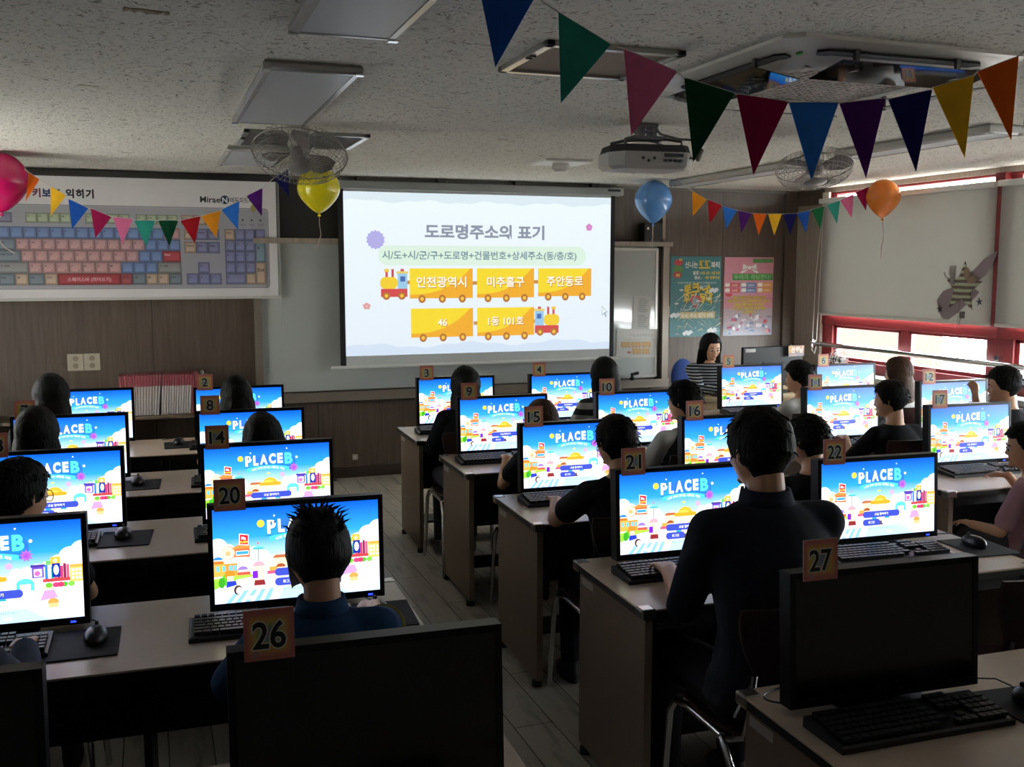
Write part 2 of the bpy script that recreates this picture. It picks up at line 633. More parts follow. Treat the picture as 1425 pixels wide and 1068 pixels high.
for k in range(NB):
    y1 = WIN_Y1 - BAY * k
    y0 = y1 - BAY
    bm = bm_new()
    X0, X1 = ROOM_R + 0.03, ROOM_R + 0.11
    for a, c in (((X0, y0, WIN_Z0), (X1, y0 + 0.09, WIN_Z1)), ((X0, y1 - 0.14, WIN_Z0), (X1, y1, WIN_Z1)),
                 ((X0, y0, WIN_Z0), (X1, y1, 0.885)), ((X0, y0, WIN_Z1 - 0.02), (X1, y1, WIN_Z1)), ((X0, y0, 1.19), (X1, y1, 1.30))):
        kk = bm.verts and 0.0015 * (len(bm.verts) // 20) or 0.0
        box2(bm, (a[0] - kk, a[1], a[2]), (c[0] + kk, c[1], c[2]), bev=0.004)
    w = struct(put('window_%d' % (k + 1), bm, M_RED))
    bm = bm_new(); box2(bm, (X0 + 0.02, y0 + 0.93, 0.885), (X1 - 0.01, y0 + 1.01, 1.19), bev=0.004); put('mullion', bm, M_RED, w)
    # sash frames with their own panes
    for a, c in ((y0 + 0.09, y0 + 0.93), (y0 + 1.01, y1 - 0.14)):
        bm = bm_new()
        for p, q in (((X0 + .02, a, .885), (X1 - .02, a + .035, 1.19)), ((X0 + .02, c - .035, .885), (X1 - .02, c, 1.19)), ((X0 + .02, a, .885), (X1 - .02, c, .915)), ((X0 + .02, a, 1.165), (X1 - .02, c, 1.19))):
            box2(bm, p, q)
        f = put('sash', bm, M_RED, w)
        bm = bm_new(); box2(bm, (X0 + 0.038, a + 0.03, 0.91), (X0 + 0.044, c - 0.03, 1.17)); put('pane', bm, M_GLASS, f)
    bm = bm_new(); box2(bm, (X0 + 0.038, y0 + 0.085, 1.295), (X0 + 0.044, y1 - 0.135, WIN_Z1 - 0.015)); put('pane', bm, M_GLASS, w)
    # red post between the bays standing proud of the wall
    bm = bm_new(); box2(bm, (ROOM_R - 0.03, y0 - 0.045, 1.285), (ROOM_R + 0.03, y0 + 0.045, WIN_Z1)); put('mullion', bm, M_RED, w)
    # roller blind
    r = tag(empty('roller_blind', (ROOM_R - 0.02, (y0 + y1) / 2, 1.285)), ['grey roller blind nearest the front wall, behind the striped star', 'grey roller blind right of the red post, cut by the photo edge',
              'third grey roller blind from the front wall, out past the edge', 'fourth grey roller blind from the front wall, out past the edge'][k], 'blind', 'roller blinds on the window wall')
    hl = BAY / 2 - 0.02
    drop = 0.0 if k < 3 else -0.46
    yo = 0.0
    bm = bm_new(); box2(bm, (-0.012, -hl - yo, drop), (-0.010, hl + 2 * yo, 1.0)); put('fabric', bm, M_BLIND, r)
    bm = bm_new(); box2(bm, (-0.018, -hl - yo, drop - 0.012), (-0.003, hl + 2 * yo, drop + 0.012), bev=0.003); put('bottom_bar', bm, M_OFFWHITE, r)
    bm = bm_new(); box2(bm, (-0.055, -hl - yo, 0.965), (0.015, hl + 2 * yo, 1.008), bev=0.006); put('head_rail', bm, M_WHITEMETAL, r)
    if k == 0:
        bm = bm_new()
        tube(bm, [(-0.02, hl - 0.02, 0.99), (-0.03, hl + 0.04, 0.3), (-0.03, hl + 0.06, -0.33), (-0.03, hl + 0.02, -0.36), (-0.03, hl - 0.0, -0.3), (-0.02, hl - 0.03, 0.99)], 0.003, 6)
        put('pull_cord', bm, M_OFFWHITE, r)
        # daylight leaks over the top of the roller
bm = bm_new(); box2(bm, (ROOM_R - 0.16, WIN_Y0, 0.76), (ROOM_R + 0.03, WIN_Y1, 0.80), bev=0.005); struct(put('trim_5', bm, mat('grey_sill', '#a9adb0', 0.4)))

M_FROST = bpy.data.materials.new('frosted_fill_glass')  # panes of the added door and window, brightening the front left
n, l = nodes_of(M_FROST)
b = n['Principled BSDF']; b.inputs['Base Color'].default_value = (0.3, 0.3, 0.3, 1); b.inputs['Roughness'].default_value = 0.4
tl = n.new('ShaderNodeBsdfTranslucent'); tl.inputs[0].default_value = (0.62, 0.62, 0.60, 1)
mxs = n.new('ShaderNodeMixShader'); mxs.inputs[0].default_value = 0.70
l.new(b.outputs[0], mxs.inputs[1]); l.new(tl.outputs[0], mxs.inputs[2]); l.new(mxs.outputs[0], n['Material Output'].inputs[0])
bm = bm_new()
xa, xb = ROOM_L - 0.07, ROOM_L - 0.03
box2(bm, (xa, DY0, 0.0), (xb, DY1, 0.35)); box2(bm, (xa, DY0, DZ - 0.10), (xb, DY1, DZ)); box2(bm, (xa, DY0, 0.35), (xb, DY0 + 0.10, DZ - 0.10)); box2(bm, (xa, DY1 - 0.10, 0.35), (xb, DY1, DZ - 0.10))
w = struct(put('fill_door_1', bm, M_OFFWHITE))  # unseen door, added to light the chart and floor from the left
bm = bm_new(); box2(bm, (ROOM_L - 0.053, DY0 + 0.10, 0.35), (ROOM_L - 0.047, DY1 - 0.10, DZ - 0.10)); put('pane', bm, M_FROST, w)
bm = bm_new(); tube(bm, [(xb, DY0 + 0.05, 0.95), (xb + 0.04, DY0 + 0.05, 0.95), (xb + 0.04, DY0 + 0.05, 1.15), (xb, DY0 + 0.05, 1.15)], 0.01, 8); put('handle', bm, M_CHROME, w)

bm = bm_new()
for a, c in (((xa, WY0, WZ0), (xb, WY1, WZ0 + 0.05)), ((xa - .001, WY0, WZ1 - 0.05), (xb + .001, WY1, WZ1)), ((xa + .001, WY0, WZ0), (xb - .001, WY0 + 0.05, WZ1)), ((xa + .001, WY1 - 0.05, WZ0), (xb - .001, WY1, WZ1)), ((xa + .001, (WY0 + WY1) / 2 - 0.03, WZ0), (xb - .001, (WY0 + WY1) / 2 + 0.03, WZ1))):
    box2(bm, a, c)
w = struct(put('window_5', bm, M_WHITEMETAL))  # unseen corridor window, added as more fill from the left
bm = bm_new(); box2(bm, (ROOM_L - 0.053, WY0 + 0.04, WZ0 + 0.04), (ROOM_L - 0.047, WY1 - 0.04, WZ1 - 0.04)); put('pane', bm, M_FROST, w)

# neighbouring buildings outside the window
bm = bm_new(); box2(bm, (9.5, 11.3, -4), (10.5, 17, 2.6)); o = struct(put('outside_building', bm, mat('salmon_render', (0.042, 0.030, 0.026, 1), 0.95, spec=0.0)))

# chrome handrail along the window
t = tag(empty('handrail', (ROOM_R - 0.06, 7.55, 1.015)), 'chrome tube handrail running along the red window frame', 'handrail')
bm = bm_new(); tube(bm, [(0, 0, 0), (0, -2.6, -0.008), (0, -5.2, -0.012)], 0.022, 14); auto_smooth(put('tube', bm, M_CHROME, t))
bm = bm_new()
for y in (-0.01,):
    lathe(bm, [(0.0, 0), (0.04, 0), (0.04, 0.012), (0.025, 0.02), (0.0, 0.02)], (0, 0.03, 0), 20, Matrix.Rotation(R(90), 3, 'X'))
auto_smooth(put('end_cap', bm, M_CHROME, t))
for y in (-2.0, -4.0):
    bm = bm_new(); tube(bm, [(0, y, 0), (0.06, y, 0)], 0.012, 10); box2(bm, (0.05, y - 0.02, -0.05), (0.089, y + 0.02, 0.05)); put('bracket', bm, M_CHROME, t)

# ---- ceiling fittings
M_DIFF = mat('frosted_diffuser', '#b9bcc0', 0.35)
M_FIXT = mat('fixture_frame', '#b8b5b1', 0.22, 0.35)


def box_light(x0, x1, y0, y1, label, h=0.024, group='surface light boxes'):
    t = tag(empty('ceiling_light', ((x0 + x1) / 2, (y0 + y1) / 2, CEIL)), label, 'ceiling light', group)
    w, d = (x1 - x0) / 2, (y1 - y0) / 2
    bm = bm_new()
    prof = [(w - 0.006, d - 0.006, 0), (w, d, -0.01), (w, d, -h), (w - 0.012, d - 0.012, -h - 0.008), (w - 0.03, d - 0.03, -h - 0.008), (w - 0.03, d - 0.03, -h + 0.01)]
    rings = [[(sx * a, sy * b_, z) for sx, sy in ((-1, -1), (1, -1), (1, 1), (-1, 1))] for a, b_, z in prof]
    rings_skin(bm, rings)
    put('housing', bm, M_FIXT, t)
    bm = bm_new(); box2(bm, (-w + 0.03, -d + 0.03, -h - 0.006), (w - 0.03, d - 0.03, -h + 0.004)); put('diffuser', bm, M_DIFF, t)
    for sx in (-1, 1):
        for sy in (-1, 1):
            bm = bm_new(); box(bm, (sx * (w - 0.012), sy * (d - 0.012), -h - 0.008), (0.03, 0.03, 0.006)); put('corner_clip', bm, M_CHROME, t)
    return t


box_light(0.405, 0.725, 1.75, 3.06, 'unlit light box cut off by the top edge of the photo')
box_light(0.39, 0.735, 3.60, 4.97, 'unlit light box above the left fan, second of the left row')
box_light(0.45, 0.82, 6.10, 7.02, 'unlit light box nearest the front wall, partly behind the left fan')
box_light(3.90, 4.10, 2.55, 3.75, 'slim unlit strip light right of the air conditioner, cut by the photo edge', 0.04, 'slim strip lights over the right desks')
box_light(3.90, 4.12, 3.95, 5.15, 'slim unlit strip light right of the right fan', 0.04, 'slim strip lights over the right desks')
box_light(3.98, 4.20, 5.75, 7.35, 'slim unlit strip light over the small bunting, behind the right fan', 0.04, 'slim strip lights over the right desks')


def hatch(x0, x1, y0, y1, label, col):
    t = tag(empty('ceiling_hatch', ((x0 + x1) / 2, (y0 + y1) / 2, CEIL)), label, 'ceiling hatch')
    w, d = (x1 - x0) / 2, (y1 - y0) / 2
    bm = bm_new()
    for a, c in (((-w, -d, -0.018), (w, -d + 0.03, 0)), ((-w, d - 0.03, -0.018), (w, d, 0)), ((-w, -d, -0.018), (-w + 0.03, d, 0)), ((w - 0.03, -d, -0.018), (w, d, 0))):
        box2(bm, a, c, bev=0.002)
    put('frame', bm, M_FIXT, t)
    bm = bm_new(); box2(bm, (-w + 0.03, -d + 0.03, -0.008), (w - 0.03, d - 0.03, 0)); put('panel', bm, mat(col[0], col[1], 0.7), t)
    for s in (-0.3, -0.15):
        bm = bm_new(); box(bm, (-w + 0.015, d * s, -0.02), (0.02, 0.012, 0.006)); put('hinge', bm, M_DARK, t)


hatch(1.19, 1.68, 3.0, 3.47, 'square access hatch with tan panel, behind teal pennant', ('tan_panel', '#8b7a6b'))
hatch(0.48, 1.13, 5.38, 6.0, 'dark framed ceiling hatch behind the left fan', ('dark_panel', '#4a4446'))

# round detector on a square plate
t = tag(empty('smoke_detector', (2.60, 6.3, CEIL)), 'round grey smoke detector on white square plate, above projection screen', 'smoke detector')
bm = bm_new(); box(bm, (0, 0, -0.008), (0.33, 0.30, 0.016), bev=0.004); put('plate', bm, M_WHITEMETAL, t)
bm = bm_new(); lathe(bm, [(0.0, -0.016), (0.055, -0.016), (0.06, -0.03), (0.06, -0.052), (0.045, -0.06), (0.045, -0.07), (0.0, -0.072)], n=28); auto_smooth(put('sensor_body', bm, M_OFFWHITE, t))

# scraps of tape stuck to the ceiling
for i, (x, y, sx, sy, rz, col, lab) in enumerate((
        (-0.20, 4.35, 0.075, 0.05, 0.3, '#cfcabb', 'crumpled white tape scrap on the ceiling, above the pink balloon'),
        (0.02, 3.05, 0.12, 0.03, 0.1, '#8d7d55', 'yellowed tape scrap on the ceiling, left of the first light box'),
        (1.24, 4.42, 0.07, 0.03, 0.0, '#f2f0ea', 'larger white tape scrap on ceiling before the screen'),
        (1.20, 4.02, 0.045, 0.02, 0.1, '#e6e3dc', 'small white tape scrap on ceiling just behind the square hatch'),
        (1.86, 5.35, 0.06, 0.02, 0.0, '#d8d5cc', 'faint pale tape scrap between hatch and smoke detector'),
        (-0.10, 6.72, 0.07, 0.02, 0.1, '#e9e7df', 'white tape scrap on the ceiling above the keyboard chart'),
        (4.35, 3.9, 0.10, 0.04, 0.2, '#dad6cc', 'white tape scrap on ceiling near the yellow big pennant'))):
    bm = bm_new()
    N = 8
    top, bot = [], []
    for j in range(N + 1):
        u = -sx / 2 + sx * j / N
        a = sy / 2 * (0.6 + 0.4 * random.random()); b_ = -sy / 2 * (0.5 + 0.5 * random.random())
        top.append((u, a, -0.001 - 0.006 * random.random())); bot.append((u, b_, -0.001 - 0.006 * random.random()))
    tv = [bm.verts.new(p) for p in top]; bv = [bm.verts.new(p) for p in bot]
    tv2 = [bm.verts.new((p[0], p[1], 0.0)) for p in top]; bv2 = [bm.verts.new((p[0], p[1], 0.0)) for p in bot]
    for j in range(N):
        bm.faces.new((tv[j], tv[j + 1], bv[j + 1], bv[j])); bm.faces.new((tv2[j], bv2[j], bv2[j + 1], tv2[j + 1]))
        bm.faces.new((tv[j], tv2[j], tv2[j + 1], tv[j + 1])); bm.faces.new((bv[j], bv[j + 1], bv2[j + 1], bv2[j]))
    bm.faces.new((tv[0], bv[0], bv2[0], tv2[0])); bm.faces.new((tv[N], tv2[N], bv2[N], bv[N]))
    tag(put('tape_scrap', bm, mat('tape_' + col[1:], col, 0.5), loc=(x, y, CEIL), rz=rz), lab, 'tape')

# ---- four-way ceiling air conditioner with clear wind deflectors
ac = tag(empty('air_conditioner', (2.32, 3.13, CEIL)), 'four-way ceiling cassette air conditioner with mirror-like clear deflectors', 'air conditioner')
M_ACW = mat('ac_panel_white', '#efebe4', 0.3)
A = 0.475


def octa(a, ch, z):
    return [(a - ch, -a, z), (a, -a + ch, z), (a, a - ch, z), (a - ch, a, z), (-a + ch, a, z), (-a, a - ch, z), (-a, -a + ch, z), (-a + ch, -a, z)]


bm = bm_new()
rings_skin(bm, [octa(A, 0.05, 0), octa(A, 0.05, -0.012), octa(A - 0.02, 0.06, -0.022), octa(A - 0.10, 0.11, -0.030), octa(A - 0.13, 0.13, -0.055), octa(A - 0.16, 0.12, -0.062), octa(A - 0.165, 0.12, -0.05)])
auto_smooth(put('panel', bm, M_ACW, ac), 30)
bm = bm_new()
g = 0.28
nb_ = 19
for i in range(nb_):
    x = -g + 2 * g * i / (nb_ - 1)
    box(bm, (x, 0, -0.054), (0.009, 2 * g + 0.01, 0.010))
    box(bm, (0, x, -0.0535), (2 * g + 0.01, 0.010, 0.009))
put('grille', bm, mat('ac_grille', '#cfc6be', 0.5), ac)
bm = bm_new(); box(bm, (0, 0, -0.048), (2 * g, 2 * g, 0.004)); put('filter', bm, mat('filter_dark', '#1c1715', 0.8), ac)
M_CLEAR = bpy.data.materials.new('clear_acrylic')
n, l = nodes_of(M_CLEAR)
for x in list(n):
    if x.type == 'BSDF_PRINCIPLED':
        n.remove(x)
tr = n.new('ShaderNodeBsdfTransparent'); gl = n.new('ShaderNodeBsdfGlossy'); mxs = n.new('ShaderNodeMixShader'); fr = n.new('ShaderNodeFresnel')
fr.inputs[0].default_value = 1.9
gl.inputs['Roughness'].default_value = 0.03
tr.inputs[0].default_value = (0.93, 0.93, 0.95, 1)
l.new(fr.outputs[0], mxs.inputs[0]); l.new(tr.outputs[0], mxs.inputs[1]); l.new(gl.outputs[0], mxs.inputs[2]); l.new(mxs.outputs[0], n['Material Output'].inputs[0])
for k in range(4):
    q = Matrix.Rotation(R(90 * k), 4, 'Z')
    bm = bm_new()
    pts = [(-0.30, -A + 0.055), (0.30, -A + 0.055), (0.325, -A + 0.08), (0.30, -A + 0.12), (-0.30, -A + 0.12), (-0.325, -A + 0.08)]
    prism(bm, [q @ Vector((x, y, -0.0295)) for x, y in pts], (0, 0, -0.006))
    put('outlet', bm, mat('outlet_shadow', '#15120f', 0.6), ac)
    bm = bm_new(); box(bm, (0, 0, 0), (0.60, 0.17, 0.003), mtx=q @ Matrix.Translation((0, -A + 0.07, -0.088)) @ Matrix.Rotation(R(-9), 4, 'X')); put('wind_deflector', bm, M_CLEAR, ac)
    for s in (-0.2, 0.2):
        bm = bm_new()
        box(bm, (s, -A + 0.05, -0.052), (0.016, 0.012, 0.075), mtx=q)
        box(bm, (s, -A + 0.07, -0.086), (0.016, 0.05, 0.006), mtx=q)
        put('deflector_bracket', bm, mat('bracket_grey', '#4f4a48', 0.4), ac)
bm = bm_new(); lathe(bm, [(0.0, 0), (0.011, 0), (0.011, -0.004), (0, -0.005)], (-A + 0.12, -A + 0.13, -0.031), 14); put('status_light', bm, mat('green_sticker', '#4fe04a', 0.5), ac)

# ---- wall / ceiling orbit fans
M_FANGREY = mat('fan_grey', '#8d8584', 0.35)
M_WIRE = mat('fan_wire', '#8f8b84', 0.4, 0.5)
M_BLADE = bpy.data.materials.new('smoky_blade')
n, l = nodes_of(M_BLADE)
b = n['Principled BSDF']; b.inputs['Base Color'].default_value = S('#8a8082'); b.inputs['Roughness'].default_value = 0.25
tr = n.new('ShaderNodeBsdfTransparent'); mxs = n.new('ShaderNodeMixShader'); mxs.inputs[0].default_value = 0.72
l.new(tr.outputs[0], mxs.inputs[1]); l.new(b.outputs[0], mxs.inputs[2]); l.new(mxs.outputs[0], n['Material Output'].inputs[0])


def make_fan(c, tilt_x, tilt_y, label, spin=0.0, rad=0.225):
    t = tag(empty('ceiling_fan', c), label, 'fan', 'caged ceiling fans')
    drop = CEIL - c[2]
    mt = (Matrix.Rotation(tilt_y, 4, 'Y') @ Matrix.Rotation(tilt_x, 4, 'X'))   # disc normal: local -Z looks down
    bm = bm_new()
    lathe(bm, [(0, 0), (0.075, 0), (0.08, -0.02), (0.05, -0.035), (0.022, -0.04), (0.022, -drop + 0.09), (0.0, -drop + 0.09)], (0, 0, drop), 24)
    auto_smooth(put('mount', bm, M_OFFWHITE, t))
    bm = bm_new()
    lathe(bm, [(0, 0.12), (0.04, 0.115), (0.062, 0.09), (0.066, 0.05), (0.055, 0.03), (0, 0.03)], n=24, mtx=mt.to_3x3()); auto_smooth(put('motor', bm, M_OFFWHITE, t))
    bm = bm_new()
    for k in range(3):
        a0 = spin + 2 * PI * k / 3
        pts = []
        for j in range(13):
            u = j / 12
            r = 0.05 + (rad - 0.075) * math.sin(u * PI) ** 0.55 if False else 0
        out = [(0.04, -0.25), (0.08, -0.42), (0.14, -0.50), (0.19, -0.36), (0.20, -0.05), (0.19, 0.22), (0.15, 0.40), (0.09, 0.42), (0.05, 0.3)]
        rowa, rowb = [], []
        for r, a in out:
            z = -0.02 * math.sin(a * 2.2)
            p = mt @ Vector((r * math.cos(a0 + a), r * math.sin(a0 + a), z))
            rowa.append(bm.verts.new(p)); rowb.append(bm.verts.new(p + mt @ Vector((0, 0, 0.003))))
        nn = len(out)
        bm.faces.new(rowa); bm.faces.new(rowb[::-1])
        for i in range(nn):
            bm.faces.new((rowa[i], rowb[i], rowb[(i + 1) % nn], rowa[(i + 1) % nn]))
    geo = bm
    # one mesh per blade
    allf = geo.faces[:]
    per = len(allf) // 3
    geo.faces.ensure_lookup_table()
    meshes = []
    for k in range(3):
        b2 = bm_new()
        vm = {}
        for f in allf[k * per:(k + 1) * per]:
            vsn = []
            for v in f.verts:
                if v not in vm:
                    vm[v] = b2.verts.new(v.co)
                vsn.append(vm[v])
            b2.faces.new(vsn)
        put('blade', b2, M_BLADE, t)
    geo.free()
    bm = bm_new(); lathe(bm, [(0, 0.02), (0.045, 0.02), (0.05, -0.01), (0.04, -0.03), (0, -0.036)], n=24, mtx=mt.to_3x3()); auto_smooth(put('hub', bm, M_FANGREY, t))
    bm = bm_new(); lathe(bm, [(0, -0.072), (0.052, -0.072), (0.06, -0.078), (0.05, -0.086), (0, -0.09)], n=28, mtx=mt.to_3x3()); auto_smooth(put('badge', bm, mat('fan_badge', '#8f8a88', 0.3), t))
    bm = bm_new()
    nw = 44
    for k in range(nw):
        a = 2 * PI * k / nw
        ln = []
        for r, z in ((0.055, -0.078), (0.13, -0.076), (0.185, -0.064), (0.215, -0.036), (0.226, 0.0)):
            ln.append(mt @ Vector((r * rad / .226 * math.cos(a + (0.226 - r) * 1.6), r * rad / .226 * math.sin(a + (0.226 - r) * 1.6), z)))
        tube(bm, ln, 0.0013, 4)
        ln = []
        for r, z in ((0.226, 0.0), (0.213, 0.035), (0.17, 0.056), (0.06, 0.062)):
            ln.append(mt @ Vector((r * rad / .226 * math.cos(a), r * rad / .226 * math.sin(a), z)))
        tube(bm, ln, 0.0013, 4)
    for r, z, th in ((0.228, 0.0, 0.0035), (0.20, -0.054, 0.0013), (0.16, -0.071, 0.0013), (0.115, -0.077, 0.0013), (0.085, -0.078, 0.0013), (0.215, -0.036, 0.0013)):
        ring = [mt @ Vector((r * rad / .226 * math.cos(2 * PI * j / 48), r * rad / .226 * math.sin(2 * PI * j / 48), z)) for j in range(49)]
        tube(bm, ring, th, 5)
    put('wire_guard', bm, M_WIRE, t, smooth=True)
    return t


make_fan((0.735, 5.22, 2.255), R(-24), R(10), 'grey caged fan in front of the yellow balloon', 0.5, 0.235)
make_fan((3.36, 4.60, 2.215), R(-16), R(4), 'caged fan behind the big blue pennant, right of projector', 1.3, 0.2)

# ---- projector on its ceiling mount
pj = tag(empty('projector', (2.33, 4.55, 2.225)), 'white ceiling projector hung under a metal mount, lens toward screen', 'projector')
bm = bm_new()
out = [(-0.21, -0.02), (-0.16, -0.10), (0.16, -0.13), (0.20, -0.10), (0.20, 0.14), (-0.19, 0.14)]
pts_b = [Vector((x, y, -0.045)) for x, y in out]
rings_skin(bm, [[Vector((x * 0.9, y * 0.9, -0.062)) for x, y in out], pts_b, [Vector((x, y, 0.02)) for x, y in out]])
put('body', bm, mat('projector_white', '#aaa6a5', 0.4), pj)
bm = bm_new(); rings_skin(bm, [[Vector((x * 0.98, y * 0.98, 0.02)) for x, y in out], [Vector((x * 0.93, y * 0.9, 0.055)) for x, y in out]]); put('top_cover', bm, mat('projector_base', '#2a2728', 0.6), pj)
bm = bm_new(); lathe(bm, [(0, 0), (0.045, 0), (0.05, 0.03), (0.038, 0.035), (0.036, 0.02), (0, 0.015)], (0.02, 0.138, -0.01), 24, Matrix.Rotation(R(-90), 3, 'X')); auto_smooth(put('lens', bm, M_DARKGLOSS, pj))
bm = bm_new()
for i in range(4):
    box(bm, (0.045 + 0.026 * i, -0.1225 - 0.0024 * i, -0.022), (0.016, 0.01, 0.011))
for i in range(3):
    lathe(bm, [(0, 0), (0.007, 0), (0.007, 0.006), (0, 0.006)], (-0.07 + 0.03 * i, -0.112, -0.012 - 0.012 * (i == 1)), 10, Matrix.Rotation(R(90), 3, 'X'))
box(bm, (0.09, -0.126, 0.004), (0.10, 0.01, 0.016))
put('port', bm, M_DARK, pj)
bm = bm_new(); box2(bm, (-0.05, -0.04, 0.145), (0.05, 0.04, 0.164), bev=0.004); box2(bm, (-0.045, -0.03, 0.10), (-0.02, 0.03, 0.15)); box2(bm, (0.02, -0.03, 0.10), (0.045, 0.03, 0.15)); box2(bm, (-0.05, -0.035, 0.12), (0.05, 0.035, 0.13)); put('mount', bm, mat('mount_steel', '#6a676a', 0.35, 0.7), pj)
bm = bm_new()
for a in ((-0.15, -0.08), (0.15, -0.09), (-0.14, 0.10), (0.15, 0.10)):
    tube(bm, [(0, 0, 0.09), (a[0] * .6, a[1] * .6, 0.088), (a[0], a[1], 0.075), (a[0], a[1], 0.05)], 0.008, 8)
box2(bm, (-0.09, -0.05, 0.085), (0.09, 0.05, 0.102))
put('mount_arm', bm, MATS['mount_steel'], pj)
bm = bm_new(); tube(bm, [(0.18, -0.12, -0.005), (0.22, -0.13, -0.012), (0.245, -0.12, 0.02), (0.255, -0.09, 0.06), (0.24, -0.05, 0.09), (0.18, 0.0, 0.10), (0.08, 0.0, 0.12), (0.05, 0, 0.155)], 0.006, 8); limb(bm, (0.222, -0.13, -0.010), (0.246, -0.118, 0.03), 0.013, 0.013); auto_smooth(put('cable', bm, mat('cable_grey', '#7b7672', 0.5), pj))

# ---------------------------------------------------------------- front wall
M_BOARD = mat('whiteboard', '#b4b8b4', 0.13, coat=0.3)
M_BOARDFR = mat('board_frame', '#8b8075', 0.4, 0.35)
M_CABW = wood_mat('board_cabinet_wood', '#8a7d70', '#a4978a', 'Z', 12, 5, 0.5)
# board unit: side posts, shelf on top, white writing panels, tray
bu = tag(empty('whiteboard_unit', (2.52, ROOM_F, 0.0)), 'long whiteboard in a wooden frame behind the projection screen', 'whiteboard')
bm = bm_new(); box2(bm, (-1.72, -0.03, 0.72), (1.69, -0.02, 1.88)); put('writing_panel', bm, M_BOARD, bu)
bm = bm_new(); box2(bm, (1.24, -0.05, 0.75), (1.665, -0.032, 1.84), bev=0.003); f = put('sliding_panel', bm, M_BOARD, bu)
bm = bm_new()
for a, c in (((1.225, -0.055, 0.73), (1.24, -0.03, 1.86)), ((1.665, -0.055, 0.73), (1.69, -0.03, 1.86)), ((1.24, -0.055, 0.73), (1.665, -0.03, 0.75)), ((1.24, -0.055, 1.84), (1.665, -0.03, 1.86))):
    box2(bm, a, c)
put('panel_frame', bm, M_ALU, f)
bm = bm_new(); box2(bm, (-1.775, -0.07, 0.66), (-1.72, 0, 1.92)); put('side_post', bm, M_BOARDFR, bu)
bm = bm_new(); box2(bm, (1.715, -0.10, 0.66), (1.775, 0, 1.92)); put('side_post', bm, M_BOARDFR, bu)
bm = bm_new(); box2(bm, (1.69, -0.06, 0.70), (1.715, 0, 1.90)); put('frame', bm, mat('frame_brown', '#4a3e35', 0.4), bu)
bm = bm_new(); box2(bm, (-1.775, -0.13, 1.875), (1.79, 0, 1.915), bev=0.004); put('top_shelf', bm, M_CABW, bu)
bm = bm_new(); box2(bm, (1.72, -0.06, 1.915), (1.75, 0, CEIL - 0.03)); put('upper_post', bm, M_CABW, bu)
bm = bm_new(); box2(bm, (-1.79, -0.11, 0.64), (1.78, 0, 0.70), bev=0.004); box2(bm, (-1.79, -0.115, 0.695), (1.78, -0.105, 0.715)); put('tray', bm, M_BOARDFR, bu)
bm = bm_new(); box2(bm, (-1.60, -0.02, 1.915), (0.9, 0, CEIL - 0.03)); put('upper_panel', bm, mat('upper_panel_dark', '#2d2826', 0.5), bu)

def wallpic(p, name, label, cat, x, y, z, rz=0.0, thick=0.002, group=None, backing='#e8e6e0'):
    o = p.obj(name, M_PRINT, None, (x, y, z))
    o.rotation_euler.y = rz
    o.data.materials.append(mat('paper_back', backing, 0.7))
    # give the sheet its thickness
    me = o.data
    b2 = bm_new(); b2.from_mesh(me)
    lay = b2.loops.layers.float_color.get('ink')
    r = bmesh.ops.create_cube(b2, size=1.0, matrix=Matrix.Translation((0, thick / 2 + 0.0002, p.h / 2)) @ Matrix.Diagonal((p.w, thick, p.h, 1)))
    for v in r['verts']:
        for fc in v.link_faces:
            fc.material_index = 1
            for lp in fc.loops:
                lp[lay] = S(backing)
    b2.to_mesh(me); b2.free()
    tag(o, label, cat, group)
    return o


# printed list and a painted reflection of the slide on the sliding whiteboard
p = Pic(0.17, 0.29); p.rect(0, 0, 0.17, 0.29, '#b9bab6')
for i in range(14):
    if i != 7:
        p.text('시도명 도로명 %d' % (11 + i), 0.05, 0.262 - 0.0185 * i, 0.012, '#3c3f40', 0.01, 'l', width=0.07 + 0.03 * ((i * 7) % 4) / 3)
wallpic(p, 'paper_sheet', 'curled printed list taped on the right whiteboard', 'paper', 4.045, ROOM_F - 0.055, 1.153, R(2))
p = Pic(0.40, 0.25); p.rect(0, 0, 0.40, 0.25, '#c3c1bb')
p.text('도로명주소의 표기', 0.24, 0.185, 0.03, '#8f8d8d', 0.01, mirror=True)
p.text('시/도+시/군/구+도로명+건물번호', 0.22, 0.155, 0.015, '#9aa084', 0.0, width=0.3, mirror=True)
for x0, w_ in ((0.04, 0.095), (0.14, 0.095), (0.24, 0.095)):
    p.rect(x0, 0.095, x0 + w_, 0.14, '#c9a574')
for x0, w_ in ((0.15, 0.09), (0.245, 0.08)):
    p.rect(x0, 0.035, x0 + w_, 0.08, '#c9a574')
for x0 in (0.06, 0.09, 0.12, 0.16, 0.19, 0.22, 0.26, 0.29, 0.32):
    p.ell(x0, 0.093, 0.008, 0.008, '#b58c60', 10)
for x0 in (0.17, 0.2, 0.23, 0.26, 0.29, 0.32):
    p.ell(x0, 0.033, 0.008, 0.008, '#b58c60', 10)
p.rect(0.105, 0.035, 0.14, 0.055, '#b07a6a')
wallpic(p, 'slide_reflection', 'mirrored slide reflection painted on a pale sheet below the printed list', 'paper', 4.01, ROOM_F - 0.055, 0.905, R(1))
# magnet clip on the tray
bm = bm_new(); lathe(bm, [(0, 0), (0.02, 0), (0.022, 0.02), (0.012, 0.03), (0.012, 0.05), (0.018, 0.06), (0, 0.064)], n=14); limb(bm, (0, 0, 0.05), (0.05, 0, 0.06), 0.012, 0.016); tag(auto_smooth(put('board_magnet', bm, M_DARK, loc=(3.93, ROOM_F - 0.13, 0.715))), 'small black clip on the whiteboard tray beside striped child', 'clip')

